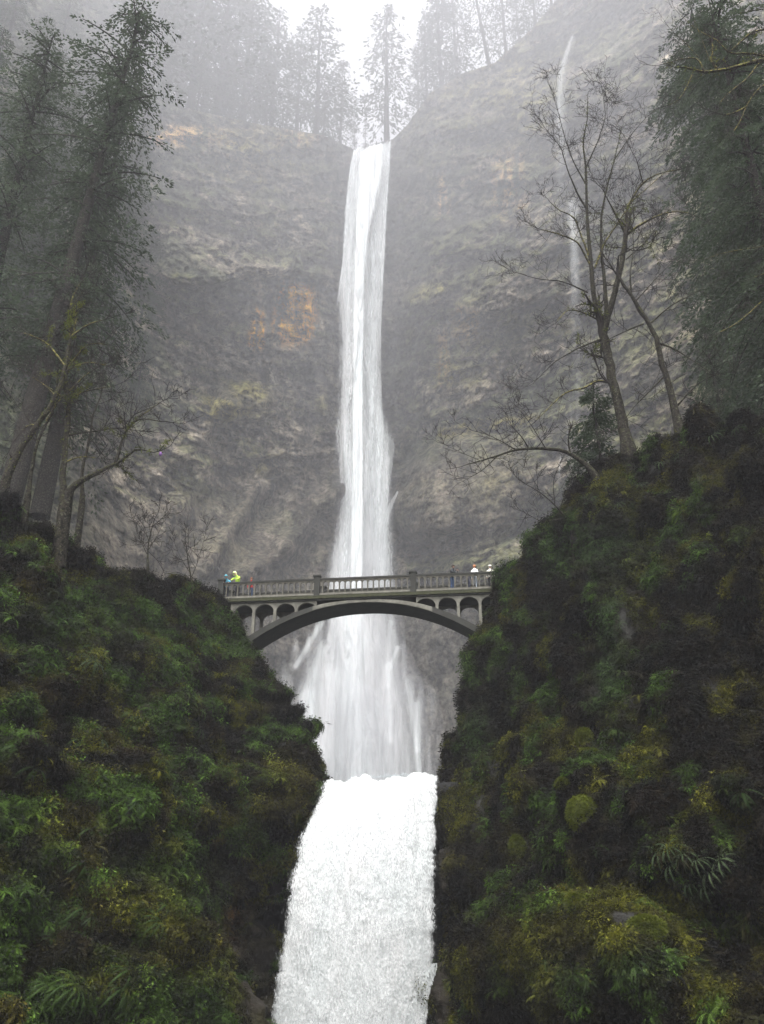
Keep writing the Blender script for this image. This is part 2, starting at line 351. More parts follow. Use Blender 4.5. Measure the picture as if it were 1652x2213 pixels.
C = mixc(C, (0.065, 0.085, 0.05), sstep(0.2, 0.6, fbm(X0 / 8, Z0 / 8, octaves=4, seed=95)) * 0.6 * (1 - 0.6 * smooth_m))
for (a, b, c_, d_, wd, k) in [(480, 885, 545, 860, 40, .8), (520, 290, 570, 340, 60, .6), (960, 935, 1150, 905, 14, .9), (960, 810, 1010, 830, 30, .75), (700, 880, 720, 850, 25, .6),
                              (600, 1000, 560, 1010, 20, .6), (1070, 1050, 1080, 1000, 40, .35), (980, 200, 1130, 180, 60, .5), (900, 640, 950, 620, 20, .6), (1150, 250, 1100, 130, 60, .35)]:
    C = mixc(C, (0.17, 0.16, 0.065), np.clip(seg(PX, PY, a, b, c_, d_, wd) * k * (1 + mossn), 0, 1))
on = fbm(PX / 12, PY / 45, octaves=4, seed=101) + 0.5 * fbm(PX / 5, PY / 6, octaves=3, seed=103)
for (cx, cyy, rx, ry, k) in [(640, 676, 40, 60, 1.9), (558, 712, 14, 42, 1.5), (600, 700, 14, 40, .55), (360, 293, 80, 24, .75), (420, 292, 90, 22, .3), (640, 300, 40, 20, .4), (960, 420, 14, 50, .5),
                             (1100, 400, 40, 70, .45), (1010, 700, 30, 45, .35), (960, 780, 14, 60, .4), (540, 735, 6, 20, .8)]:
    C = mixc(C, (0.42, 0.22, 0.035) if cyy > 500 and cx < 700 else (0.42, 0.29, 0.15), np.clip(np.exp(-(((PX - cx) / rx) ** 4 + ((PY - cyy) / ry) ** 4)) * k * sstep(-0.6, 0.1, on), 0, 1))
C = mixc(C, (0.040, 0.042, 0.045), np.exp(-((PX - 800) / 85) ** 2) * 0.72 + 0.0 * PX)          # rock kept wet by the fall
C = mixc(C, (0.088, 0.082, 0.072), smooth_m * 0.9 * (0.6 + 0.4 * fbm(X0 / 3, Z0 / 9, octaves=3, seed=111)).clip(0, 1))
C = mixc(C, (0.05, 0.07, 0.04), (1 - sstep(150, 380, PX + 0.12 * PY)) * 0.6)
C = mixc(C, (0.06, 0.062, 0.065), sstep(1230, 1400, PY) * 0.5)
lum = C.mean(-1, keepdims=True); C = C * np.clip(lum / 0.10, .3, 2.2) ** .45
C = np.clip(C * 1.08 * np.array([1.08, 1.0, .84]), 0.008, 0.6)
# plateau behind the rim, where the firs stand
nb = 24; back = np.linspace(0, 1, nb + 1)[1:]
last = PF[-1]; extra = last[None] + np.stack([0 * back, 110 * back ** 1.3, 6 * back + 14 * back ** 2], -1)[:, None, :]
extra[..., 2] += fbm(extra[..., 0] / 9, extra[..., 1] / 9, octaves=3, seed=7) * 0.9 * np.minimum(1, back * 8)[:, None]
lipm = np.exp(-((pxs - 808) / 38) ** 2)[None, :]; extra[..., 2] -= lipm * 1.2
VV = np.concatenate([PF, extra], 0); CC = np.concatenate([C, np.repeat(np.array([[[0.06, 0.065, 0.04]]]), nb, 0).repeat(NC, 1)], 0)
me = new_mesh('basalt_cliff', VV.reshape(-1, 3), grid_faces(NR + nb, NC)); colattr(me, 'Col', CC.reshape(-1, 3))
cliff = link('cliff', me, M['cliff'])
tag(cliff, 'tall misty basalt amphitheatre wall around the high fall', kind='structure')

class Surf:
    def __init__(s, P):
        s.P = P.reshape(-1, 3); s.shape = P.shape[:2]; s.px, s.py = project(s.P)
        s.d = s.P[:, 1]
    def find(s, px, py, tol=9):
        e = np.hypot(s.px - px, s.py - py); m = e < tol
        if not m.any(): return s.P[np.argmin(e)], int(np.argmin(e))
        i = np.where(m)[0]; j = i[np.argmin(s.d[i])]; return s.P[j], int(j)
farS = Surf(PF)
def far_at(px, py):
    c = int(np.clip(round((px + 420) / 2440 * (NC - 1)), 0, NC - 1)); r = int(np.clip(round((py - 1900) / (rim(px) - 1900) * (NR - 1)), 0, NR - 1))
    return PF[r, c]

# ---------------------------------------------------------------- near masses (Coons patches from their own outlines)
def curve(pts, n):
    p = np.array(pts, float); d = np.r_[0, np.cumsum(np.hypot(*np.diff(p[:, :2], axis=0).T))]
    t = np.linspace(0, d[-1], n); return np.stack([np.interp(t, d, p[:, k]) for k in range(3)], -1)
def coons(bottom, top, left, right, n, m):
    u = np.linspace(0, 1, n)[None, :, None]; v = np.linspace(0, 1, m)[:, None, None]
    B, T, L, R = curve(bottom, n), curve(top, n), curve(left, m), curve(right, m)
    return ((1 - v) * B[None] + v * T[None] + (1 - u) * L[:, None] + u * R[:, None]
            - ((1 - u) * (1 - v) * B[0] + u * (1 - v) * B[-1] + (1 - u) * v * T[0] + u * v * T[-1]))
def near_mass(net, side, n, m, seed, extra_feat):
    """net: (m,n,3) of px,py,Y; side=+1: last column is the gorge edge, -1: first column is"""
    W = at(net[..., 0], net[..., 1], net[..., 2]); pxn, pyn = net[..., 0], net[..., 1]
    kx, kz = 14, 14
    off = np.linspace(0, 1, kx + 1)[1:]
    wrap = (W[:, -1] if side > 0 else W[:, 0])[:, None] + np.stack([-side * 1.5 * off, 26 * off, 0 * off], -1)[None]
    if side > 0: W = np.concatenate([W, wrap], 1)
    else: W = np.concatenate([wrap[:, ::-1], W], 1)
    pxn = np.pad(pxn, ((0, 0), (0, kx) if side > 0 else (kx, 0)), 'edge'); pyn = np.pad(pyn, ((0, 0), (0, kx) if side > 0 else (kx, 0)), 'edge')
    ro = np.linspace(0, 1, kz + 1)[1:]
    topx = W[-1][None] + np.stack([-side * 1.0 * ro, 16 * ro, -1.0 * ro], -1)[:, None]
    W = np.concatenate([W, topx], 0); pxn = np.pad(pxn, ((0, kz), (0, 0)), 'edge'); pyn = np.pad(pyn, ((0, kz), (0, 0)), 'edge')
    gu = np.gradient(W, axis=1); gv = np.gradient(W, axis=0); N = np.cross(gu, gv)
    N /= np.linalg.norm(N, axis=-1)[..., None] + 1e-9
    if N[m // 2, n // 2, 1] > 0: N = -N
    N = np.stack([blur(N[..., k], 3) for k in range(3)], -1); N /= np.linalg.norm(N, axis=-1)[..., None] + 1e-9
    x, y, z = W[..., 0], W[..., 1], W[..., 2]
    vq = 1.0 if side > 0 else 2.0; wz_ = (z + .5 * noise(x / 2, y / 2, z / 2, seed + 8)) / vq; lump = np.abs(noise(x / 1.7, y / 2.2, wz_ / 1.3, seed)) * 2.4 - .7; lump2 = np.abs(noise(x / 0.75, y / 0.9, wz_ / 0.55, seed + 1)) * 2 - .6
    D = fbm(x / 5, y / 5, z / 5, 3, seed + 2) * 1.0 + lump * 0.78 + lump2 * 0.3 + fbm(x / 0.4, y / 0.4, z / 0.35, 2, seed + 3) * 0.1
    for f in extra_feat:
        if f[0] == 's': D += f[6] * seg(pxn, pyn, *f[1:6])
        elif f[0] == 'e': D += f[5] * ell(pxn, pyn, *f[1:5])
    br = seg(pxn, pyn, 420, 1262, 560, 1400, 60) if side > 0 else seg(pxn, pyn, 1110, 1240, 1040, 1370, 45)
    D = D * (1 - 0.75 * br)
    inset = (1.0 if side > 0 else .55) * (1 - sstep(1600, 1720, pyn)) + (.08 if side > 0 else .25)
    D = D - inset * (1 - br)
    return W + N * D[..., None], N, pxn, pyn, D

L_top = [(-260, 960, 36), (0, 1040, 42), (60, 1062, 44), (150, 1120, 47), (250, 1180, 50), (350, 1228, 53), (430, 1268, 56), (482, 1292, 57.3)]
L_edge = [(575, 2420, 45.5), (588, 2213, 46.5), (592, 2100, 47), (600, 2000, 47.5), (614, 1930, 48), (625, 1870, 48.5), (642, 1800, 49), (668, 1740, 49.5), (697, 1700, 50), (694, 1672, 50.7), (684, 1640, 52),
          (650, 1570, 54), (625, 1500, 55), (580, 1432, 56), (540, 1397, 57), (505, 1345, 57.5), (482, 1292, 57.3)]
L_bot = [(-260, 2420, 25), (0, 2420, 28), (250, 2420, 32.5), (400, 2420, 36), (480, 2420, 40), (540, 2420, 43.5), (575, 2420, 45.5)]
L_left = [(-260, 2420, 25), (-260, 1700, 31), (-260, 960, 36)]
nL = coons(L_bot, L_top, L_left, L_edge, 330, 420)
# let the face belly out towards the viewer near the gorge so that it reads as a corner, not a plane
u = np.linspace(0, 1, 330)[None]; v = np.linspace(0, 1, 420)[:, None]
nL[..., 2] -= 2.6 * np.sin(np.pi * u) * np.sin(np.pi * v)
featL = [('s', 470, 2240, 430, 2600, 60, 0.9), ('s', 190, 2210, 180, 2500, 22, -1.4), ('s', 100, 1180, 90, 1330, 60, .8), ('e', 330, 2150, 170, 260, 1.2), ('s', 480, 1850, 560, 2000, 50, -0.8),
         ('s', 600, 1760, 650, 1690, 35, .5), ('s', 430, 1990, 520, 2160, 40, -.7), ('s', 300, 1520, 420, 1640, 50, -.6), ('s', 250, 1370, 330, 1400, 60, .7)]
WL, NLn, pxl, pyl, DL = near_mass(nL, 1, 330, 420, 201, featL)

R_top = [(1082, 1250, 55.6), (1130, 1212, 54.5), (1170, 1155, 53.5), (1225, 1080, 52), (1270, 1014, 50), (1350, 950, 48), (1420, 920, 46.5), (1480, 898, 45), (1560, 874, 43), (1652, 846, 40), (1950, 760, 36)]
R_edge = [(926, 2420, 45), (934, 2213, 46), (940, 2100, 46.5), (946, 2000, 47), (949, 1900, 48), (952, 1800, 49), (956, 1720, 50), (960, 1672, 50.6), (974, 1640, 51.3), (985, 1600, 52), (997, 1530, 53), (1006, 1470, 53.6),
          (1022, 1420, 54.2), (1045, 1372, 55), (1060, 1330, 55.4), (1074, 1290, 55.6), (1082, 1250, 55.6)]
R_bot = [(926, 2420, 45), (980, 2420, 42.5), (1060, 2420, 38), (1200, 2420, 32), (1400, 2420, 27.5), (1652, 2420, 24.5), (1950, 2420, 21)]
R_right = [(1950, 2420, 21), (1950, 1700, 28), (1950, 760, 36)]
nR = coons(R_bot, R_top, R_edge, R_right, 340, 430)
u = np.linspace(0, 1, 340)[None]; v = np.linspace(0, 1, 430)[:, None]
nR[..., 2] -= 2.0 * np.sin(np.pi * u) * np.sin(np.pi * v)
featR = [('e', 1330, 2090, 190, 160, 1.7), ('e', 1110, 2080, 80, 110, .9), ('s', 1420, 1950, 1600, 1960, 34, -1.9), ('s', 1420, 1870, 1560, 1860, 34, 1.0), ('s', 1560, 1760, 1640, 1780, 26, -1.2), ('s', 1590, 1725, 1630, 1725, 20, .7),
         ('s', 1330, 1330, 1320, 1540, 26, .7), ('s', 1030, 1560, 1020, 1650, 30, .5), ('s', 1180, 1700, 1120, 1850, 26, -.5), ('s', 1160, 1500, 1180, 1900, 16, -.5), ('s', 1590, 1350, 1640, 1640, 45, -1.3),
         ('s', 1120, 1180, 1300, 1080, 40, .6), ('e', 1253, 1757, 34, 40, .5), ('s', 950, 2000, 960, 2300, 30, -.5), ('s', 1480, 1990, 1620, 2020, 50, -.8), ('s', 1230, 1330, 1200, 1650, 18, -.4)]
WR, NRn, pxr, pyr, DR = near_mass(nR, -1, 340, 430, 301, featR)
# splash-spurting knob beside the lower fall
def slope_col(W, px, py, D, seed):
    x, y, z = W[..., 0], W[..., 1], W[..., 2]
    n1 = fbm(x / 2.5, y / 2.5, z / 2.0, 4, seed)
    C = np.zeros(W.shape) + np.array([0.018, 0.015, 0.011]); C *= (1 + 0.5 * n1)[..., None]
    C = mixc(C, (0.022, 0.020, 0.007), sstep(-.1, .5, fbm(x / 1.2, y / 1.2, z / .9, 3, seed + 4)) * .8)
    C = mixc(C, (0.026, 0.025, 0.023), sstep(0.58, 0.70, fbm(x / 1.3, y / 1.3, z / 2.2, 4, seed + 9)) * (px > 900))
    return np.clip(C, .006, .5)
faces = grid_faces(*WL.shape[:2])
me = new_mesh('left_slope', WL.reshape(-1, 3), faces); colattr(me, 'Col', slope_col(WL, pxl, pyl, DL, 401).reshape(-1, 3))
left_slope = link('left_slope', me, M['slope']); tag(left_slope, 'steep mossy slope left of the lower fall', kind='structure')
me = new_mesh('right_slope', WR.reshape(-1, 3), grid_faces(*WR.shape[:2])); colattr(me, 'Col', slope_col(WR, pxr, pyr, DR, 501).reshape(-1, 3))
right_slope = link('right_slope', me, M['slope']); tag(right_slope, 'dark mossy rock face right of the lower fall', kind='structure')
SL, SR = Surf(WL), Surf(WR)

# ---------------------------------------------------------------- rock behind the lower fall, pools, ground
n, m = 120, 160
gx, gt = np.meshgrid(np.linspace(-11, 8, n), np.linspace(0, 1, m))
gz = -10 + 17.0 * gt; gy = 50.6 + 0.25 * gt * 4 - fbm(gx / 2, gz / 2.5, octaves=4, seed=601) * 0.5
W = np.stack([gx, gy, gz], -1)
bk = np.linspace(0, 1, 10)[1:]; ex = W[-1][None] + np.stack([0 * bk, 3 * bk, -0.35 * bk], -1)[:, None]; W = np.concatenate([W, ex], 0)
me = new_mesh('lower_ledge', W.reshape(-1, 3), grid_faces(*W.shape[:2])); colattr(me, 'Col', np.zeros((len(me.vertices), 3)) + np.array([.015, .015, .015]))
o = link('rock_ledge', me, M['slope']); tag(o, 'dark wet rock ledge behind the lower fall', kind='structure')
gx, gy = np.meshgrid(np.linspace(-30, 30, 60), np.linspace(52, 150, 60))
me = new_mesh('pool', np.stack([gx, gy, 6.72 + 0.05 * fbm(gx, gy, octaves=2, seed=3)], -1).reshape(-1, 3), grid_faces(60, 60))
o = link('upper_pool', me, M['pool']); tag(o, 'pool between the two falls', kind='structure')
gx, gy = np.meshgrid(np.linspace(-260, 260, 90), np.linspace(-60, 300, 90))
zz = np.where(gy < 40, -1.7 - 0.2 * np.clip(gy, 0, 40), -9.7) + 0.2 * fbm(gx / 4, gy / 4, octaves=3, seed=9) * (gy > 6)
me = new_mesh('ground', np.stack([gx, gy, zz], -1).reshape(-1, 3), grid_faces(90, 90)); o = link('ground', me, M['ground']); tag(o, kind='structure')
me = new_mesh('lower_pool', [(-9, 34, -8.9), (9, 34, -8.9), (9, 50, -8.9), (-12, 50, -8.9)], [(0, 1, 2, 3)]); o = link('lower_pool', me, M['pool']); tag(o, kind='structure')

# ---------------------------------------------------------------- water
def sheet(name, rows, Yf, n, m, cover, mat, parent, bulge=0.0, seed=0, disp=0.0, ysh=0.0, round_=0.0, rag_=2.0, vz=.1):
    """rows: (py, left px, right px) at distance Yf(py); cover(s,t,px,py)->0..1"""
    r = np.array(rows, float); py = np.linspace(r[0, 0], r[-1, 0], m)
    l = np.interp(py, r[:, 0], r[:, 1]); rr = np.interp(py, r[:, 0], r[:, 2])
    kk = max(3, m // 14); sm = lambda a: np.convolve(np.pad(a, (kk, kk), 'edge'), np.hanning(2 * kk + 1) / np.hanning(2 * kk + 1).sum(), 'valid'); l, rr = sm(l), sm(rr)
    rag = rag_; dl = -rag * (noise(py / 23, py * 0, seed=seed) + .6 * noise(py / 7, py * 0, seed=seed + 1)); dr = rag * (noise(py / 23, py * 0 + 9, seed=seed) + .6 * noise(py / 7, py * 0 + 9, seed=seed + 1))
    s = np.linspace(0, 1, n)[None]; px = l[:, None] + (rr - l)[:, None] * s; px = px + dl[:, None] * (1 - sstep(0, .14, s)) + dr[:, None] * sstep(.86, 1, s); PYg = np.repeat(py[:, None], n, 1)
    Y = np.array([Yf(q) for q in py])[:, None] + 0 * px + ysh
    Y = Y - round_ * np.sqrt(np.clip(1 - (2 * s - 1) ** 2, 0, 1)) + 0 * px
    P = at(px, PYg, Y)
    if disp:
        wa = 1.4 * fbm(P[..., 0] * .7 + 5, P[..., 2] * vz * .6, octaves=3, seed=seed + 40); wb = 1.4 * fbm(P[..., 0] * .7 - 9, P[..., 2] * vz * .6 + 3, octaves=3, seed=seed + 50)
        P[..., 1] -= disp * fbm(P[..., 0] * 1.3 + P[..., 2] * vz * .5 + wa, P[..., 2] * vz - P[..., 0] * .4 + wb, octaves=4, seed=seed) * (0.3 + 0.7 * np.sin(np.pi * s))
    c = cover(np.repeat(s, m, 0), (PYg - py[0]) / (py[-1] - py[0]), px, PYg)
    uv = np.stack([P[..., 0] + 31.7 * seed, P[..., 2]], -1)
    me = new_mesh(name, P.reshape(-1, 3), grid_faces(m, n), uv.reshape(-1, 2)); fattr(me, 'cover', np.clip(c, 0, 1.2))
    return link(name, me, mat, parent)
def edge_cover(w0, w1, k=1.0): return lambda s, t, px, py: k * sstep(0, w0, s) * sstep(0, w1, 1 - s)
MW_core = mat_water('falling_water_core', (2.2, 0.10), 0.9, 0.15, 0.5, 0.95, 0.97, 0.08)
MW_body = mat_water('falling_water_body', (1.7, 0.075), 1.5, 0.2, 0.8, 0.75, 0.95, 0.15, 0.97)
MW_veil = mat_water('falling_water_veil', (1.1, 0.10), 1.0, 0.15, 1.15, 0.8, 0.92, 0.15, 0.75, 0.3)
MW_stream = mat_water('thin_stream', (3.0, 0.25), 1.2, 0.2, 1.0, 0.8, 0.95, 0.5, 0.8, 0.35)
up_fall = bpy.data.objects.new('upper_waterfall', None); COL.objects.link(up_fall); up_fall.location = at(795, 305, 140)
tag(up_fall, 'very tall narrow white waterfall dropping behind the bridge', 'waterfall')
def par(o, p):
    o.matrix_parent_inverse = Matrix.Translation(-Vector(p.location)); return o
Yup = lambda py: 139.6
lipy = lambda s: 324 - 26 * s
rows_all = [(300, 768, 849), (322, 764, 849), (360, 753, 846), (450, 744, 839), (550, 737, 833), (620, 730, 831), (680, 727, 830), (740, 733, 827), (800, 732, 824), (860, 729, 830), (920, 722, 846), (960, 714, 856), (1000, 722, 856),
            (1050, 733, 851), (1100, 732, 847), (1150, 722, 851), (1200, 706, 858), (1250, 694, 866), (1350, 660, 880), (1500, 640, 900), (1700, 620, 915)]
def cut_lip(c, s, py): return c * sstep(0, 7, py - (lipy(s) + 5 * noise(s * 9, s * 0, seed=3)))
par(sheet('water_sheet', [(a, b - 9 * (a > 340), c + 8 * (a > 340)) for a, b, c in rows_all], Yup, 120, 500, lambda s, t, px, py: cut_lip(0.80 * sstep(0, .3, s) * sstep(0, .3, 1 - s) * (1 - 0.72 * sstep(1200, 1400, py)) * (1 - .25 * np.exp(-((s - .62) / .14) ** 2) * sstep(380, 500, py)), s, py), MW_body, up_fall, seed=1, disp=.5, round_=1.5), up_fall)
par(sheet('water_veil', [(a, b - 15 - 8 * sstep(1000, 1150, a), c + 15 + 8 * sstep(1000, 1150, a)) for a, b, c in rows_all], Yup, 90, 300, lambda s, t, px, py: cut_lip((0.60 + .10 * sstep(1000, 1150, py)) * sstep(0, .42, s) * sstep(0, .42, 1 - s), s, py) , MW_veil, up_fall, seed=2, ysh=-1.6, disp=.5), up_fall)
rows_core = [(303, 770, 846), (360, 762, 842), (420, 760, 832), (480, 760, 806), (560, 760, 797), (700, 757, 792), (850, 757, 790), (1000, 756, 791), (1150, 752, 793), (1240, 750, 791), (1330, 748, 792), (1500, 752, 796), (1700, 756, 802)]
par(sheet('water_core', rows_core, Yup, 70, 500, lambda s, t, px, py: cut_lip((1.0 - .5 * sstep(1250, 1400, py)) * sstep(0, .5, s) * sstep(0, .5, 1 - s), s, py), MW_core, up_fall, seed=3, ysh=-2.6, disp=.5, round_=1), up_fall)
rows_rt = [(303, 812, 850), (360, 812, 846), (450, 806, 840), (600, 806, 832), (760, 800, 826), (900, 800, 830), (1000, 805, 845), (1100, 800, 842), (1240, 795, 850)]
par(sheet('water_strand', rows_rt, Yup, 50, 400, lambda s, t, px, py: cut_lip((.80 - .35 * sstep(420, 800, py)) * sstep(0, .6, s) * sstep(0, .2, 1 - s), s, py), MW_body, up_fall, seed=4, ysh=-.8, disp=.5), up_fall)
rows_lf = [(315, 764, 790), (360, 753, 784), (450, 744, 776), (560, 738, 772), (640, 727, 756), (668, 719, 745), (690, 722, 740)]
par(sheet('water_strand', rows_lf, Yup, 40, 300, lambda s, t, px, py: cut_lip(.9 * sstep(0, .2, s) * sstep(0, .5, 1 - s) * (1 - sstep(.75, 1, t)), s, py), MW_body, up_fall, seed=5, ysh=-.6, disp=.5), up_fall)
rows_bk = [(895, 800, 835), (930, 820, 852), (960, 832, 858), (1010, 832, 852), (1080, 826, 842), (1150, 822, 838), (1240, 815, 838)]
par(sheet('water_strand', rows_bk, lambda p: 140.5, 30, 200, lambda s, t, px, py: .55 * sstep(0, .4, s) * sstep(0, .25, 1 - s) * sstep(0, .2, t), MW_stream, up_fall, seed=6), up_fall)
rows_sd = [(1062, 858, 864), (1080, 842, 862), (1110, 826, 852), (1150, 820, 846), (1200, 818, 842), (1245, 812, 845)]
par(sheet('water_strand', rows_sd, lambda p: 137.5, 30, 150, lambda s, t, px, py: .62 * sstep(0, .3, s) * sstep(0, .5, 1 - s), MW_stream, up_fall, seed=7), up_fall)
# spray and rivulets fanning over the rocks under the bridge
def fan_cover(s, t, px, py):
    q = (px - 775) / (40 + 0.33 * (py - 1240)); base = .46 * np.exp(-(q / 1.0) ** 2)
    st = 0
    for (x0, y0, x1, y1, wd, k) in [(695, 1345, 640, 1440, 7, .5), (700, 1400, 655, 1520, 12, .32), (735, 1330, 640, 1600, 26, .2), (715, 1460, 690, 1660, 24, .36), (668, 1500, 688, 1640, 12, .34), (845, 1345, 838, 1480, 8, .28), (862, 1400, 842, 1440, 6, .4), (842, 1440, 845, 1600, 8, .34),
                                    (880, 1470, 902, 1620, 7, .3), (902, 1520, 905, 1680, 7, .42), (860, 1500, 858, 1690, 22, .2), (780, 1340, 815, 1690, 34, .24), (760, 1300, 765, 1690, 22, .35), (640, 1400, 615, 1480, 14, .25)]:
        st = st + k * seg(px, py, x0, y0, x1, y1, wd)
    w_ = noise(px / 9, py / 60, seed=91) * .14
    return np.clip(base + st + w_, 0, 1) * sstep(560, 610, px) * (1 - sstep(930, 985, px)) * sstep(1240, 1310, py)
par(sheet('spray_fan', [(1235, 560, 990), (1720, 560, 990)], lambda p: 131.5 - (p - 1240) / 480 * 4, 200, 240, fan_cover, mat_water('fanning_water', (1.0, 0.06), .5, 0.12, 1.1, 0.85, 0.95, 0.2, 0.85, 0.35), up_fall, seed=8, disp=.6), up_fall)
# second thin fall on the right wall
thin = bpy.data.objects.new('thin_waterfall', None); COL.objects.link(thin); thin.location = at(1240, 80, 118)
tag(thin, 'faint thin side waterfall curving down the right wall in mist', 'waterfall')
for k, (rows, cv) in enumerate([([(78, 1232, 1248), (110, 1217, 1240), (150, 1203, 1231), (200, 1196, 1232), (260, 1193, 1240), (340, 1190, 1252), (470, 1190, 1262)], lambda s, t, px, py: (.62 - .42 * sstep(.1, 1, t)) * sstep(0, .35, s) * sstep(0, .65, 1 - s)),
                               ([(430, 1216, 1264), (520, 1222, 1262), (600, 1224, 1266), (700, 1220, 1272), (800, 1218, 1276), (900, 1212, 1276), (1000, 1204, 1272)], lambda s, t, px, py: (.34 * np.exp(-((t - .12) / .2) ** 2) + .2) * sstep(0, .4, s) * sstep(0, .5, 1 - s)),
                               ([(1175 - 190, 1208, 1222), (1010, 1206, 1214), (1050, 1204, 1212)], lambda s, t, px, py: .35 * sstep(0, .4, s) * sstep(0, .4, 1 - s))]):
    rr = np.array(rows, float); ymid = np.array([far_at((a + b) / 2, p)[1] for p, a, b in rows])
    ym = float(min(ymid)) - 1.0
    par(sheet('water_strand', rows, (lambda y0: (lambda p: y0))(ym), 24, 200, cv, MW_veil, thin, seed=10 + k), thin)

# lower fall
low = bpy.data.objects.new('lower_waterfall', None); COL.objects.link(low); low.location = at(820, 1680, 49.8)
tag(low, 'broad foaming lower waterfall pouring between the two mossy cliffs', 'waterfall')
MW_low = mat_water('lower_fall_water', (2.0, 0.8), 0.9, 0.2, 0.55, 0.42, 0.64, 0.3, 1.0, 0.7, .5, .3)
MW_foam = mat_water('lower_fall_foam', (3.0, 1.3), 2.6, 0.35, 0.85, 0.56, 0.70, 0.3, 0.8, 0.65, .4, .3)
rl = [(1668, 703, 951), (1690, 700, 950), (1720, 688, 949), (1760, 666, 948), (1800, 648, 947), (1850, 635, 946), (1900, 624, 945), (1950, 617, 944), (2000, 610, 944), (2050, 598, 943), (2090, 591, 944), (2150, 583, 938), (2213, 577, 930), (2420, 562, 920)]
def Ylow(p): return 49.9 - 3.4 * (1 - math.exp(-max(p - 1668, 0) / 160.0)) - max(p - 1668, 0) * 0.0012
def lipcut(c, s, py): return c * sstep(0, 6, py - (1686 - 17 * s + 8 * noise(s * 14, 0 * s, seed=31) + 3 * noise(s * 40, 0 * s, seed=32)))
par(sheet('water_sheet', rl, Ylow, 220, 420, lambda s, t, px, py: lipcut(1.0 * sstep(-.01, .12, s) * sstep(-.01, .08, 1 - s) * (1 - .42 * np.exp(-((s - .17) / .08) ** 2) * sstep(1900, 2000, py) - .45 * np.exp(-((s - .86) / .09) ** 2) * sstep(1800, 1900, py)), s, py), MW_low, low, vz=.7, rag_=4, seed=21, disp=.05, round_=.9), low)
par(sheet('water_foam', [(a, b - 8, c + 5) for a, b, c in rl], Ylow, 160, 300, lambda s, t, px, py: lipcut((.78 - .25 * sstep(1900, 2100, py)) * sstep(0, .09, s) * sstep(0, .07, 1 - s), s, py), MW_foam, low, vz=.7, rag_=6, seed=22, disp=.10, round_=1.2, ysh=-.25), low)
par(sheet('water_foam', [(a, b + 14, c - 12) for a, b, c in rl], Ylow, 160, 300, lambda s, t, px, py: lipcut((.50 + .3 * (1 - sstep(1750, 1950, py))) * sstep(0, .25, s) * sstep(0, .25, 1 - s), s, py), MW_foam, low, seed=23, disp=.12, round_=1.4, ysh=-.5), low)
par(sheet('water_spurt', [(2082, 938, 946), (2092, 915, 950), (2104, 900, 945), (2150, 880, 932), (2213, 866, 925), (2420, 850, 915)], lambda p: 45.2, 50, 120, lambda s, t, px, py: .85 * sstep(0, .45, s) * sstep(0, .12, 1 - s), MW_foam, low, seed=24, disp=.3), low)

def droplets(name, P, size, mat, parent, seed):
    r = np.random.RandomState(seed); n = len(P); t = r.normal(size=(3, n, 3)); sz = size * (.4 + 1.2 * r.rand(n) ** 2)[:, None]
    V = np.stack([P + t[0] * sz * .5, P + t[1] * sz * .5 + np.array([0, 0, .6]) * sz, P + t[2] * sz * .5 - np.array([0, 0, .8]) * sz], 1).reshape(-1, 3)
    o = link(name, new_mesh(name, V, np.arange(3 * n).reshape(n, 3), smooth=False), mat); par(o, parent); o.parent = parent
    return tag(o, kind='stuff')
m_ = NT('water_drops'); d_ = m_.n('BsdfDiffuse', Color=(.62, .66, .68, 1)); t_ = m_.n('BsdfTranslucent', Color=(.62, .66, .68, 1)); x_ = m_.n('MixShader', Fac=.35)
m_.t.links.new(d_.outputs[0], x_.inputs[1]); m_.t.links.new(t_.outputs[0], x_.inputs[2]); M['drops'] = m_.done(x_.outputs[0])
r = np.random.RandomState(77); ra = np.array(rl, float)
def edge_drops(n, side, spread):
    py = 1672 + 560 * r.rand(n) ** .8; e = np.interp(py, ra[:, 0], ra[:, 1 if side < 0 else 2]); clump = .5 + .9 * np.clip(noise(py / 16, py * 0 + side, seed=71) + .3, 0, 1)
    off = (r.rand(n) ** 2.0 * spread * clump - spread * .25) * (1 + .5 * (py > 1950)); return at(e + side * off, py, np.array([Ylow(q) for q in py]) + r.normal(size=n) * .4 - .3)
droplets('spray_drops', np.concatenate([edge_drops(5200, -1, 22), edge_drops(4200, 1, 11)]), .075, M['drops'], low, 5)
q = r.rand(2200); droplets('spray_drops', at(703 + 247 * q, 1682 - 16 * q - 12 * r.rand(2200) ** 2.2 * (.3 + np.clip(noise(q * 16, q * 0, seed=72), 0, 1) * 1.3) + 5, 49.9 + r.normal(size=2200) * .2), .06, M['drops'], low, 6)
py = 1700 + 540 * r.rand(16000); sx = r.rand(16000); Pd = at(np.interp(py, ra[:, 0], ra[:, 1]) * (1 - sx) + np.interp(py, ra[:, 0], ra[:, 2]) * sx, py, np.array([Ylow(v_) for v_ in py]) - 1.0 * np.sqrt(np.clip(1 - (2 * sx - 1) ** 2, 0, 1)) - .35 - .5 * r.rand(16000))
droplets('spray_drops', Pd, .085, M['drops'], low, 7)

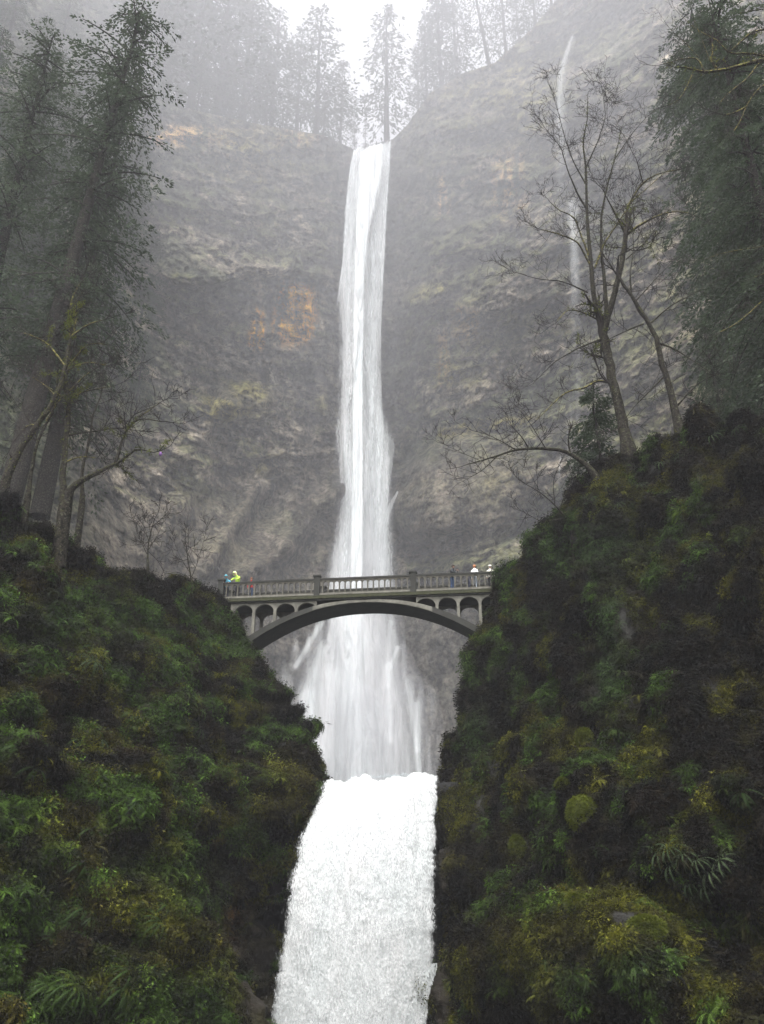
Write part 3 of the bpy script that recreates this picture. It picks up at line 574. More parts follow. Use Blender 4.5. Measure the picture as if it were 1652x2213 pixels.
# ---------------------------------------------------------------- haze, cloud and spray
xs = VV[..., 0]; zmax = float(VV[..., 2].max())
HX, HB, HT = 420.0, -11.5, 300.0
me = boxm('haze', -HX, HX, -90, 380, HB, HT); o = link('haze', me, mat_volume('haze_air', 0.00035, (0.95, 0.95, 1.0))); tag(o, kind='stuff')
def puff(name, c, r, dens, label, rot=0):
    u_, v_ = np.meshgrid(np.linspace(0, 2 * math.pi, 33), np.linspace(0, math.pi, 17))
    P = np.stack([np.cos(u_) * np.sin(v_), np.sin(u_) * np.sin(v_), np.cos(v_)], -1)
    me = new_mesh(name, (P * np.array(r)).reshape(-1, 3), grid_faces(17, 33)[:, ::-1])
    o = link(name, me, mat_volume(name + '_air', dens, (0.95, 0.95, 1.0)), loc=c); o.rotation_euler = (0, rot, 0)
    tag(o, label, kind='stuff'); return o
puff('low_cloud', (0, 170, 205), (190, 92, 132), 0.0068, 'low cloud drifting over the cliff top')
puff('drifting_mist', (0, 128, 90), (120, 52, 105), 0.0019, 'thin mist filling the amphitheatre round the high fall')
puff('spray_mist', tuple(at(768, 1560, 131)), (11, 8, 17), 0.022, 'spray mist at the foot of the high fall')
puff('spray_mist', tuple(at(790, 1470, 131)), (6.5, 6, 25), 0.020, 'spray mist at the foot of the high fall')
puff('spray_mist', tuple(at(735, 1600, 128)), (9, 6, 9), 0.022, 'spray mist at the foot of the high fall')
puff('spray_mist', tuple(at(860, 1590, 129)), (7, 6, 11), 0.014, 'spray mist at the foot of the high fall')
puff('spray_mist', tuple(at(776, 1270, 136)), (5, 4, 26), 0.018, 'spray drifting round the high fall', .03)
puff('spray_mist', tuple(at(784, 1080, 137)), (5.5, 4, 22), 0.013, 'spray drifting round the high fall', -.03)


# ---------------------------------------------------------------- bridge
A0, A1 = np.array([-11.3, 58.2]), np.array([7.93, 56.0]); BD = (A1 - A0) / np.linalg.norm(A1 - A0)
BO = (A0 + A1) / 2; BW = 2.45
bridge = empty('arch_bridge', (BO[0], BO[1], 0), 'grey concrete arch footbridge spanning the gorge in front of the high fall', 'bridge')
bridge.rotation_euler = (0, 0, math.atan2(BD[1], BD[0]))
def bpart(name, me, mat, parent=None, loc=None): return link(name, me, mat, parent or bridge, loc)
def intr(u): return 19.68 - 2.45 * np.abs((u - 0.4) / 7.75) ** 2.15
def extr(u): return np.minimum(intr(u) + 0.20 + 0.30 * np.abs((u - 0.4) / 7.75), 19.96)
us = np.linspace(-8.6, 9.3, 70); prof = []
lo, hi = intr(us), extr(us)
V = np.concatenate([np.stack([us, 0 * us + yy, zz_], -1) for yy in (0.02, BW - .02) for zz_ in (lo, hi)])
n = len(us); F = []
for i in range(n - 1):
    a, b, c_, d_ = i, n + i, 2 * n + i, 3 * n + i
    F += [(a, a + 1, b + 1, b), (c_, d_, d_ + 1, c_ + 1), (a, c_, c_ + 1, a + 1), (b, b + 1, d_ + 1, d_)]
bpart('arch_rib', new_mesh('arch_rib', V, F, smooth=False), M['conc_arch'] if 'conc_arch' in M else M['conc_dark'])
# pale raised face ring on the downstream side
for yy, nm in ((-0.035, 'arch_face'),):
    k = (us > -3.4) & (us < 5.2); uu = us[k]
    V = np.concatenate([np.stack([uu, 0 * uu + y_, z_], -1) for y_ in (yy, 0.018) for z_ in (intr(uu) + .04, np.minimum(extr(uu), 19.93))])
    n = len(uu); F = []
    for i in range(n - 1):
        a, b, c_, d_ = i, n + i, 2 * n + i, 3 * n + i
        F += [(a, a + 1, b + 1, b), (c_, d_, d_ + 1, c_ + 1), (a, c_, c_ + 1, a + 1), (b, b + 1, d_ + 1, d_)]
    bpart(nm, new_mesh(nm, V, F, smooth=False), M['conc'])
UL, UR = -10.6, 11.5
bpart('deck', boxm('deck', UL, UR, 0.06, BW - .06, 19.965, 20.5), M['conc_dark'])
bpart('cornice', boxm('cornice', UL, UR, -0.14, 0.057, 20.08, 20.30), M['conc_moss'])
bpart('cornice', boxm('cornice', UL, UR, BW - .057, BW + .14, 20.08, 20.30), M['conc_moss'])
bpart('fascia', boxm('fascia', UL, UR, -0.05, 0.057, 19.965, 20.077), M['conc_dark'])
cols_u = [-8.85, -7.33, -5.83, -4.33, 5.47, 6.92, 8.4, 9.9]
def arc_plate(name, ua, ub, wa, wb):
    """wall piece between two columns with an arched hole: spans ua..ub at the top, thickness along y"""
    c = (ua + ub) / 2; r = (ub - ua) / 2; th = np.linspace(math.pi, 0, 15)
    x = c + r * np.cos(th); z = 19.35 + 0.50 * np.sin(th); top = 19.962
    V = []; F = []
    for y_ in (0, wb):
        V += [(a_, y_, b_) for a_, b_ in zip(x, z)] + [(a_, y_, top) for a_ in x]
    k = 15
    for i in range(k - 1):
        F += [(i, i + 1, k + i + 1, k + i), (2 * k + i, 3 * k + i, 3 * k + i + 1, 2 * k + i + 1), (i, 2 * k + i, 2 * k + i + 1, i + 1)]
    return new_mesh(name, V, F, smooth=False)
for y0 in (0.03, BW - 0.28):
    for i, uc in enumerate(cols_u):
        wcol = 0.16 if i == 0 else 0.10
        zb = min(float(extr(uc)), 19.3) - 0.25
        if uc < -8 or uc > 9: zb = 16.5
        bpart('spandrel_column', boxm('spandrel_column', uc - wcol, uc + wcol, y0, y0 + 0.24, zb, 19.962), M['conc'])
    for a, b in zip(cols_u[:-1], cols_u[1:]):
        if a < 0 and b > 0: continue
        bpart('spandrel_arch', arc_plate('spandrel_arch', a + (.16 if a < -8 else .10), b - .10, 0, 0.22), M['conc'], loc=(0, y0 + .01, 0))
    for a, b in ((-4.23, -2.9), (4.05, 5.37)):
        bpart('spandrel_arch', arc_plate('spandrel_arch', a, b, 0, 0.22), M['conc'], loc=(0, y0 + .01, 0))
# balustrade
posts = [-9.82, -2.9, 3.87, 10.9]
post_me = boxm('post', -0.2, 0.2, -0.16, 0.16, 20.303, 21.74); cap_me = boxm('post_cap', -0.27, 0.27, -0.22, 0.22, 21.743, 21.84)
def baluster_mesh():
    r = 0.15; px2 = 0.205; hw = 0.045; V = []; th = np.linspace(0, math.pi / 2, 6)
    prof = [(hw, 0.0), (hw, 0.72)] + [(px2 - r * math.cos(a) + 0.0, 0.72 + r * math.sin(a)) for a in th[1:]] + [(px2, 0.98)]
    n = len(prof); F = []
    for y_ in (-0.06, 0.06):
        for sx in (-1, 1): V += [(sx * a, y_, b) for a, b in prof]
    for i in range(n - 1):
        F += [(i, n + i, n + i + 1, i + 1), (2 * n + i, 2 * n + i + 1, 3 * n + i + 1, 3 * n + i), (i, i + 1, 2 * n + i + 1, 2 * n + i), (n + i, 3 * n + i, 3 * n + i + 1, n + i + 1)]
    return new_mesh('baluster', V, F, smooth=False)
bal_me = baluster_mesh()
for me_, mt in ((post_me, 'conc_dark'), (cap_me, 'conc_dark'), (bal_me, 'conc_balu')): me_.materials.append(M[mt])
for yc in (0.0, BW - 0.0):
    yb = yc + (0.06 if yc == 0 else -0.06)
    for pu in posts:
        p = bpart('post', post_me, None, loc=(pu, yb, 0)); bpart('post_cap', cap_me, None, parent=p)
    for a, b in zip(posts[:-1], posts[1:]):
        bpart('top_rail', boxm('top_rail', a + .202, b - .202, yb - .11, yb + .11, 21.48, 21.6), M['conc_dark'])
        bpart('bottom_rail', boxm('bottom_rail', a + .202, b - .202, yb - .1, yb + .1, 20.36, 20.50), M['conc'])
        nb_ = int(round((b - a - .4) / 0.41)); st = (b - a - .4) / nb_
        for i in range(nb_):
            q = bpart('baluster', bal_me, None, loc=(a + .2 + st * (i + .5), yb, 20.501)); q.scale = (st / .41, 1, 1)

# ---------------------------------------------------------------- people on the bridge
def skin_mesh(name, verts, edges, radii, root, subd=1):
    me = bpy.data.meshes.new(name + '_cage'); me.from_pydata([tuple(v_) for v_ in verts], edges, []); me.update()
    o = bpy.data.objects.new(name + '_cage', me); COL.objects.link(o)
    md = o.modifiers.new('skin', 'SKIN'); md.use_smooth_shade = True; md.branch_smoothing = 0.6
    for i, r in enumerate(radii):
        sv = me.skin_vertices[0].data[i]; sv.radius = (r if isinstance(r, tuple) else (r, r)); sv.use_root = (i == root)
    sm = o.modifiers.new('sub', 'SUBSURF'); sm.levels = subd; sm.render_levels = subd
    dg = bpy.context.evaluated_depsgraph_get(); out = bpy.data.meshes.new_from_object(o.evaluated_get(dg)); out.name = name
    bpy.data.objects.remove(o); bpy.data.meshes.remove(me); return out
def cloth(name, col): return mat_plain(name, col, 0.7, 0.12, 8.0, 0.01, 0.3)
skin_m = cloth('skin', (0.45, 0.28, 0.21))
def person(u, back, h, face, lean, label, jacket, trousers, hair, hood=None, arms='rail', tilt=0.0, group=None):
    """u along bridge, feet on the deck at z 20.5, face = heading angle in bridge frame (0 looks along -y, to the camera)"""
    root = empty('person', (0, 0, 0), label, 'person', group)
    loc = BO + BD * u + np.array([-BD[1], BD[0]]) * back
    root.location = (loc[0], loc[1], 20.5); root.rotation_euler = (0, 0, math.atan2(BD[1], BD[0]) + face)
    k = h / 1.75
    L = lean
    V = [(0, 0, .93), (0, -.05 * L, 1.12), (0, -.18 * L, 1.34), (0, -.25 * L, 1.46), (0, -.30 * L, 1.53), (tilt * .04, -.34 * L - .01, 1.60), (tilt * .07, -.37 * L - .015, 1.68),  # spine, neck, head
         (.10, 0, .88), (.11, -.02, .50), (.12, .02, .10), (.12, -.10, .04), (-.10, 0, .88), (-.11, -.02, .50), (-.12, .02, .10), (-.12, -.10, .04)]
    E = [(0, 1), (1, 2), (2, 3), (3, 4), (4, 5), (5, 6), (0, 7), (7, 8), (8, 9), (9, 10), (0, 11), (11, 12), (12, 13), (13, 14)]
    Rr = [(.16, .12), (.15, .11), (.18, .12), (.13, .09), .052, .085, .088, .095, .065, .042, .035, .095, .065, .042, .035]
    for s_ in (1, -1):
        b = len(V)
        sh = (s_ * .19, -.22 * L, 1.40)
        if arms == 'rail': el, wr, ha = (s_ * .30, -.25 - .15 * L, 1.22), (s_ * .20, -.42 - .1 * L, 1.13), (s_ * .17, -.49 - .1 * L, 1.12)
        elif arms == 'phone': el, wr, ha = (s_ * .27, -.18 - .1 * L, 1.16), (s_ * .10, -.36 - .1 * L, 1.30), (s_ * .06, -.42 - .1 * L, 1.36)
        else: el, wr, ha = (s_ * .27, .0, 1.12), (s_ * .27, -.08, .88), (s_ * .27, -.11, .80)
        V += [sh, el, wr, ha]; E += [(2, b), (b, b + 1), (b + 1, b + 2), (b + 2, b + 3)]; Rr += [.075, .052, .035, .030]
        for f in range(4):
            a_ = (f - 1.5) * .018; tip = .075 - .01 * abs(f - 1.3)
            dirv = (a_ * 1.3, -tip * .8, -tip * .35) if arms != 'down' else (a_, -.01, -tip)
            V.append((ha[0] + a_ + dirv[0] * .3, ha[1] + dirv[1], ha[2] + dirv[2])); E.append((b + 3, len(V) - 1)); Rr.append(.009)
        V.append((wr[0] - s_ * .05, wr[1] - .05, wr[2] + .005)); E.append((b + 3, len(V) - 1)); Rr.append(.011)
    me = skin_mesh('body', [(x * k, y * k, z * k) for x, y, z in V], E, [tuple(q * k for q in r) if isinstance(r, tuple) else r * k for r in Rr], 0)
    for mt in (jacket, trousers, skin_m): me.materials.append(mt)
    hz = 1.545 * k; hx = (.42 if arms != 'down' else 9) * k
    for p in me.polygons:
        c = p.center
        hand = (abs(c.z - 1.12 * k) < .05 * k and c.y < -(.45 + .1 * L) * k) if arms == 'rail' else ((c.y < -(.385 + .1 * L) * k and c.z > 1.25 * k and c.z < 1.45 * k) if arms == 'phone' else (c.z < .86 * k and abs(c.x) > .22 * k))
        p.material_index = 2 if (c.z > hz or hand) else (0 if (c.z > .88 * k or abs(c.x) > .215 * k) else 1)
    b = link('body', me, None, root)
    hc = Vector((tilt * .07, -.37 * L - .015, 1.655)) * k
    def ball(name, r, c, mat, zmin=-9, ymax=9, keep_front=None):
        u_, v_ = np.meshgrid(np.linspace(0, 2 * math.pi, 21), np.linspace(0, math.pi, 13))
        P = np.stack([np.cos(u_) * np.sin(v_) * r[0], np.sin(u_) * np.sin(v_) * r[1], np.cos(v_) * r[2]], -1) * k + np.array(c)
        F = grid_faces(13, 21)[:, ::-1]; ctr = P.reshape(-1, 3)[F].mean(1) - np.array(c)
        F = F[~((ctr[:, 1] < -r[1] * .35 * k) & (ctr[:, 2] < r[2] * .35 * k))]      # open at the face
        return link(name, new_mesh(name, P.reshape(-1, 3), F), mat, root)
    if hood is not None: ball('hood', (.135, .14, .17), hc + Vector((0, .02, .0)), hood)
    else: ball('hair', (.112, .12, .125), hc + Vector((0, .014, .02)), hair)
    nv = [(0, -.125, 0), (.014, -.10, -.012), (-.014, -.10, -.012), (0, -.10, .03)]
    link('nose', new_mesh('nose', [tuple(Vector(q) * k + hc - Vector((0, 0, .02 * k))) for q in nv], [(0, 1, 3), (0, 3, 2), (0, 2, 1)]), skin_m, root)
    return root
navy = cloth('dark_trousers', (0.03, 0.035, 0.06)); jeans = cloth('blue_jeans', (0.09, 0.14, 0.26)); darkc = cloth('black_cloth', (0.025, 0.025, 0.03))
hair_d = cloth('dark_hair', (0.05, 0.035, 0.025)); hair_r = cloth('auburn_hair', (0.35, 0.14, 0.06)); 
person(-9.55, .42, 1.66, 0.2, .9, 'person in a teal blue hooded raincoat leaning on the railing', cloth('teal_raincoat', (0.08, 0.30, 0.42)), navy, None, cloth('teal_hood', (0.10, 0.36, 0.46)), tilt=-1)
person(-8.72, .42, 1.92, -0.35, .7, 'adult in a lime green raincoat with pale cap at the railing', cloth('lime_raincoat', (0.40, 0.60, 0.07)), darkc, None, cloth('pale_lime_hood', (0.72, 0.85, 0.40)), tilt=-2)
person(-7.75, .40, 1.48, 0.2, .2, 'child in a red jacket and blue jeans behind the railing', cloth('red_jacket', (0.62, 0.05, 0.05)), jeans, hair_r, None, arms='down')
person(6.55, .45, 1.84, 1.1, .3, 'person in a dark jacket with blue jeans holding something up at the railing', cloth('charcoal_jacket', (0.03, 0.035, 0.04)), jeans, hair_d, None, arms='phone')
person(7.72, .75, 1.62, 2.0, 1.0, 'person in dark clothes bending beside the one in white', darkc, navy, darkc and hair_d, None, arms='rail')
person(8.12, .40, 1.78, 2.6, .1, 'red haired person in a white jacket with pale trousers seen from behind', cloth('white_jacket', (0.78, 0.78, 0.78)), cloth('pale_trousers', (0.42, 0.46, 0.52)), hair_r, None, arms='down')
person(9.22, .45, 1.70, 0.0, .1, 'person in a cream pointed hood at the end of the railing', cloth('cream_raincoat', (0.62, 0.60, 0.52)), darkc, None, cloth('cream_hood', (0.70, 0.68, 0.60)), arms='down')

# ---------------------------------------------------------------- foliage prototypes
def leafset(n, spread, size, droop, thin=0.35, seed=0, up=0.3, shape=(1, 1, .7)):
    """n pointed leaves of random heading inside a flattened ball"""
    r = np.random.RandomState(seed); P = r.normal(size=(n, 3)); P /= np.linalg.norm(P, axis=1)[:, None]; P *= (r.rand(n, 1) ** .4) * spread * np.array(shape)
    d = P / (np.linalg.norm(P, axis=1)[:, None] + 1e-6) + r.normal(size=(n, 3)) * .5; d[:, 2] += up - droop; d /= np.linalg.norm(d, axis=1)[:, None]
    sd_ = np.cross(d, r.normal(size=(n, 3))); sd_ /= np.linalg.norm(sd_, axis=1)[:, None]
    s = size * (.6 + .8 * r.rand(n, 1)); nrm = np.cross(d, sd_)
    V = np.stack([P, P + d * s * .5 + sd_ * s * thin * .5, P + d * s, P + d * s * .5 - sd_ * s * thin * .5 + nrm * s * .1], 1).reshape(-1, 3)
    return V, np.arange(4 * n).reshape(n, 4)
def frond(length, n, w0, bend, az, tilt, seed=0, r0=(0, 0, 0)):
    """one pinnate fern frond arching over"""
    t = np.linspace(0, 1, n + 1); a = tilt - bend * t; s = length / n
    xz = np.cumsum(np.stack([np.cos(a), np.sin(a)], 1) * s, 0); mid = np.stack([xz[:, 0], 0 * t, xz[:, 1]], -1)
    V = []; F = []; r = np.random.RandomState(seed)
    for i in range(n):
        wv = w0 * math.sin(math.pi * min(1, (i + .8) / n * .92 + .08)) ** .8
        for sg in (1, -1):
            b = len(V); p, q = mid[i], mid[i + 1]; d = (q - p)
            V += [tuple(p), tuple(p + d * .75), tuple(p + d * 1.3 + np.array([0, sg * wv, -wv * (.25 + .2 * r.rand())]))]
            F.append((b, b + 1, b + 2))
    V = np.array(V); c, s_ = math.cos(az), math.sin(az)
    return np.stack([V[:, 0] * c - V[:, 1] * s_, V[:, 0] * s_ + V[:, 1] * c, V[:, 2]], -1) + np.array(r0), np.array(F)
def fern_mesh(name, nf, length, pin, w0, seed, bend=1.7):
    r = np.random.RandomState(seed); V = []; F = []; off = 0
    for i in range(nf):
        v_, f_ = frond(length * (.7 + .5 * r.rand()), pin, w0 * (.8 + .4 * r.rand()), bend * (.8 + .5 * r.rand()), i * 2 * math.pi / nf + r.rand() * .6, .9 + .4 * r.rand() - .5, seed * 31 + i)
        V.append(v_); F.append(f_ + off); off += len(v_)
    return new_mesh(name, np.concatenate(V), np.concatenate(F), smooth=False)
def proto(name, me, mat, coll):
    o = bpy.data.objects.new(name, me); me.materials.append(mat); coll.objects.link(o); return o
protos = bpy.data.collections.new('ground_cover_pieces')
pl = []
for k in range(3): pl.append(proto('moss_%d' % k, new_mesh('moss', *leafset(90, .19, .055, .1, .5, 10 + k, .5, (1, 1, .6)), smooth=False), M['leaf'], protos))
for k in range(3): pl.append(proto('leafy_%d' % k, new_mesh('leafy', *leafset(80, .28, .095, .9, .42, 20 + k, .2, (1, 1, 1.1)), smooth=False), M['leaf'], protos))
for k in range(3): pl.append(proto('small_fern_%d' % k, fern_mesh('small_fern', 11, .42, 9, .055, 30 + k), M['leaf'], protos))
for k in range(2): pl.append(proto('wisp_%d' % k, new_mesh('wisp', *leafset(44, .20, .34, 1.6, .045, 40 + k, .1, (1, 1, .8)), smooth=False), M['leaf'], protos))
order = sorted(range(len(pl)), key=lambda i: pl[i].name); idx_of = {pl[j].name: i for i, j in enumerate(order)}
IDX = {'moss': [idx_of['moss_%d' % k] for k in range(3)], 'leafy': [idx_of['leafy_%d' % k] for k in range(3)], 'fern': [idx_of['small_fern_%d' % k] for k in range(3)], 'wisp': [idx_of['wisp_%d' % k] for k in range(2)]}
def scatter_group(coll):
    g = bpy.data.node_groups.new('scatter', 'GeometryNodeTree')
    g.interface.new_socket('Geometry', in_out='INPUT', socket_type='NodeSocketGeometry'); g.interface.new_socket('Geometry', in_out='OUTPUT', socket_type='NodeSocketGeometry')
    N_ = g.nodes; a = N_.new('NodeGroupInput'); z = N_.new('NodeGroupOutput'); iop = N_.new('GeometryNodeInstanceOnPoints'); ci = N_.new('GeometryNodeCollectionInfo')
    ci.inputs['Collection'].default_value = coll; ci.inputs['Separate Children'].default_value = True; ci.inputs['Reset Children'].default_value = True
    def na(nm, t):
        q = N_.new('GeometryNodeInputNamedAttribute'); q.data_type = t; q.inputs['Name'].default_value = nm; return q.outputs['Attribute']
    g.links.new(a.outputs[0], iop.inputs['Points']); g.links.new(ci.outputs[0], iop.inputs['Instance']); iop.inputs['Pick Instance'].default_value = True
    g.links.new(na('pick', 'INT'), iop.inputs['Instance Index']); g.links.new(na('rot', 'FLOAT_VECTOR'), iop.inputs['Rotation']); g.links.new(na('scl', 'FLOAT'), iop.inputs['Scale'])
    g.links.new(iop.outputs[0], z.inputs[0]); return g
SG = scatter_group(protos)
def scatter(name, P, pick, rot, scl, tint, label):
    me = bpy.data.meshes.new(name); me.vertices.add(len(P)); me.vertices.foreach_set('co', np.asarray(P, np.float32).ravel())
    a = me.attributes.new('pick', 'INT', 'POINT'); a.data.foreach_set('value', np.asarray(pick, np.int32))
    a = me.attributes.new('rot', 'FLOAT_VECTOR', 'POINT'); a.data.foreach_set('vector', np.asarray(rot, np.float32).ravel())
    fattr(me, 'scl', scl); colattr(me, 'tint', tint)
    o = link(name, me); md = o.modifiers.new('scatter', 'NODES'); md.node_group = SG
    return tag(o, label, kind='stuff')
def cover_slope(name, W, N, px, py, count, seed, label, right):
    r = np.random.RandomState(seed); ok = (px > -40) & (px < 1700) & (py < 2290)
    gu = np.gradient(W, axis=1); gv = np.gradient(W, axis=0); area = np.linalg.norm(np.cross(gu, gv), axis=-1)
    dep = W[..., 1] * CP + W[..., 2] * SP
    fx, fy = project(W); ok &= (fx > -60) & (fx < 1710) & (fy < 2300)
    p = (area * ok / dep ** 1.2).ravel(); p /= p.sum(); j = r.choice(len(p), count, p=p)
    P = W.reshape(-1, 3)[j] + r.normal(size=(count, 3)) * .08 + N.reshape(-1, 3)[j] * .05
    x, y, z = P.T; Nn = N.reshape(-1, 3)[j]
    vs = 2.1 if right else 1.0; g1 = fbm(x / 1.4, y / 1.4, z / (1.1 * vs), 4, seed + 1); g2 = fbm(x / 1.5, y / 1.5, z / (1.3 * vs), 4, seed + 2); g3 = fbm(x / 3.5, y / 3.5, z / 3, 3, seed + 3)
    fx, fy = project(P)
    low = sstep(1500, 2000, fy)
    green = sstep(.08, .32, g1 + (.08 if not right else -.16)); oli = sstep(.0, .4, g2 + (.12 * low if not right else -.02 + .15 * low))
    T = np.zeros((count, 3)) + np.array([0.034, 0.026, 0.011])
    T = mixc(T, (0.140, 0.155, 0.016), oli * .85); T = mixc(T, (0.070, 0.145, 0.022), green * .92)
    T = mixc(T, (0.075, 0.045, 0.018), sstep(.25, .6, g3) * .5 * (1 - green))
    if right:
        T = mixc(T, (0.04, 0.03, 0.012), sstep(1500, 1652, fx) * .6)
        for (cx, cyy, rx, ry) in [(1325, 1330, 30, 70), (1320, 1450, 36, 90), (1030, 1590, 36, 70), (1300, 1180, 110, 60), (1200, 2120, 70, 40), (1370, 2090, 60, 40)]:
            T = mixc(T, (0.06, 0.115, 0.04), np.exp(-(((fx - cx) / rx) ** 2 + ((fy - cyy) / ry) ** 2)) * .9); green = np.maximum(green, np.exp(-(((fx - cx) / rx) ** 2 + ((fy - cyy) / ry) ** 2)))
        for (cx, cyy, rx, ry) in [(1300, 2010, 140, 40), (1110, 2060, 60, 70), (1190, 2130, 30, 100), (1120, 1830, 26, 40), (1260, 1940, 40, 30), (1410, 2000, 60, 25)]:
            k = np.exp(-(((fx - cx) / rx) ** 2 + ((fy - cyy) / ry) ** 2)); T = mixc(T, (0.125, 0.135, 0.020), k * .9); oli = np.maximum(oli, k)
    else:
        for (cx, cyy, rx, ry) in [(210, 2130, 130, 60), (430, 2170, 80, 90), (240, 1330, 70, 60), (470, 1340, 20, 30), (350, 1880, 100, 50), (130, 1350, 60, 50), (60, 1930, 60, 80)]:
            k = np.exp(-(((fx - cx) / rx) ** 2 + ((fy - cyy) / ry) ** 2)); T = mixc(T, (0.055, 0.115, 0.022), k * .9); green = np.maximum(green, k)
        for (cx, cyy, rx, ry) in [(150, 1790, 70, 40), (400, 2060, 80, 50), (640, 1700, 30, 50), (600, 1660, 40, 30), (220, 2120, 60, 30), (330, 1960, 50, 50), (560, 1740, 60, 30)]:
            k = np.exp(-(((fx - cx) / rx) ** 2 + ((fy - cyy) / ry) ** 2)); T = mixc(T, (0.15, 0.155, 0.02), k * .9); oli = np.maximum(oli, k)
        k = np.exp(-(((fx - 500) / 26) ** 2 + ((fy - 1990) / 50) ** 2)); T = mixc(T, (0.13, 0.045, 0.02), k * .9)
    T *= 0.9 * ((0.06 + .74 * r.rand(count) ** 2.0) * (.42 + .92 * np.maximum(green, oli)))[:, None] * np.array([1.0, .93, .78])  # pieces off the green and olive patches tinted darker, as painted shadow
    q = r.rand(count); pick = np.zeros(count, int)
    isf = (q < .10 + .45 * green); isl = (~isf) & (q < .35 + .5 * green); isw = (~isf) & (~isl) & (r.rand(count) < .22 * (1 - oli))
    for nm, mk in (('moss', ~(isf | isl | isw)), ('leafy', isl), ('fern', isf), ('wisp', isw)):
        pick[mk] = np.array(IDX[nm])[r.randint(0, len(IDX[nm]), mk.sum())]
    keep = ~((isf | isl | isw) & (r.rand(count) < .0))
    az = np.arctan2(Nn[:, 1], Nn[:, 0]); tilt = np.where(isf | isl, .75, 1.0) * (.5 + .3 * r.rand(count))
    rot = np.stack([r.normal(size=count) * .25, tilt, az + r.normal(size=count) * .5], -1)
    scl = (.5 + 1.15 * r.rand(count) ** 1.6) * np.where(isf, .95, 1.0) * (dep.ravel()[j] / 45) ** .3
    rockn = sstep(.60, .72, fbm(x / 1.3, y / 1.3, z / 2.2, 4, (501 if right else 401) + 9)) * right
    # bare dark rock beside the lower fall
    bare = (np.exp(-((fx - 560) / 42) ** 2) * sstep(1880, 2000, fy) if not right else np.exp(-((fx - 950) / 26) ** 2) * sstep(1700, 1800, fy))
    kp = r.rand(count) > np.maximum(bare * 1.2, rockn)
    scatter(name, P[kp], pick[kp], rot[kp], scl[kp], np.clip(T, .002, .3)[kp], label)
cover_slope('moss_and_ferns', WL, NLn, pxl, pyl, 95000, 801, 'moss, ferns and leaves covering the left slope', False)
cover_slope('moss_and_ferns', WR, NRn, pxr, pyr, 105000, 901, 'moss, ferns and leaves covering the right rock face', True)

# ---------------------------------------------------------------- single ferns and moss cushions that can be picked out
def normal_at(N, j): return Vector(N.reshape(-1, 3)[j])
big_ferns = [fern_mesh('fern_fronds', 17, .95, 17, .05, 70 + k, 2.2) for k in range(4)]
for q in big_ferns[:2]: q.materials.append(M['fern'])
for q in big_ferns[2:]: q.materials.append(M['fernpale'])
def put_fern(S_, N, px, py, k, sc, label, group, tol=9):
    P, j = S_.find(px, py, tol); nn = normal_at(N, j)
    o = link('sword_fern', big_ferns[k], None, None, tuple(Vector(P) + nn * .1)); o.rotation_euler = (random.uniform(-.2, .2), .75, math.atan2(nn.y, nn.x)); o.scale = (sc,) * 3
    return tag(o, label, 'fern', group)
rr_ = random.Random(5)
for i in range(46):
    px, py = rr_.uniform(20, 560), rr_.uniform(1240, 2150)
    if px > 500 + (py - 1400) * .2 or py < 1080 + px * .45: continue
    put_fern(SL, NLn, px, py, rr_.choice((0, 0, 1, 1, 2)), rr_.uniform(.7, 1.15), 'green fern clump drooping from the left slope below the bridge', 'ferns growing on the left slope')
for px, py in [(1150, 1190), (1180, 1175), (1215, 1160), (1190, 1130), (1235, 1110), (1275, 1085), (1250, 1140), (1300, 1100), (1330, 1080), (1170, 1215), (1310, 1050), (1380, 1045), (1430, 1010), (1460, 985), (1500, 965), (1540, 940), (1590, 925), (1210, 1195), (1265, 1190), (1320, 1170)]:
    put_fern(SR, NRn, px + rr_.uniform(-8, 8), py + rr_.uniform(-8, 8), rr_.choice((2, 3, 1)), rr_.uniform(.7, 1.0), 'pale fern drooping over the ridge beneath the bare trees', 'ferns along the right ridge')
for px, py in [(1440, 1835), (1475, 1850), (1505, 1870), (1535, 1890), (1450, 1880), (1490, 1915), (1555, 1865), (1420, 1850), (1525, 1925)]:
    put_fern(SR, NRn, px, py, rr_.choice((2, 3)), rr_.uniform(.65, .9), 'pale fern spilling over the dark overhang at lower right', 'ferns over the dark overhang')
put_fern(SR, NRn, 1600, 1722, 0, .95, 'dark green fern with arching fronds alone near the right edge', None)
put_fern(SR, NRn, 1350, 1348, 2, .55, 'small star shaped pale fern above the green ivy column', None)
for px, py in [(1320, 1275), (1325, 1300), (1310, 1315)]: put_fern(SR, NRn, px, py, 2, .6, 'pale green fern in the tight clump high on the right face', 'tight fern clump on the right face')
for px, py in [(1440, 1130), (1480, 1270), (1560, 1310), (1600, 1290), (1210, 1350), (1260, 1400), (1040, 1560), (1030, 1600), (1045, 1640), (1020, 1560), (1185, 1480), (1240, 1500), (1330, 1700), (1360, 1720), (1210, 2090), (1240, 2110), (1180, 2080), (1380, 2080), (1360, 2060), (1490, 2080), (1290, 1830), (1310, 1630)]:
    put_fern(SR, NRn, px, py, rr_.choice((0, 1)), rr_.uniform(.5, .8), 'dark green fern tuft hanging on the mossy right face', 'ferns growing on the right rock face')
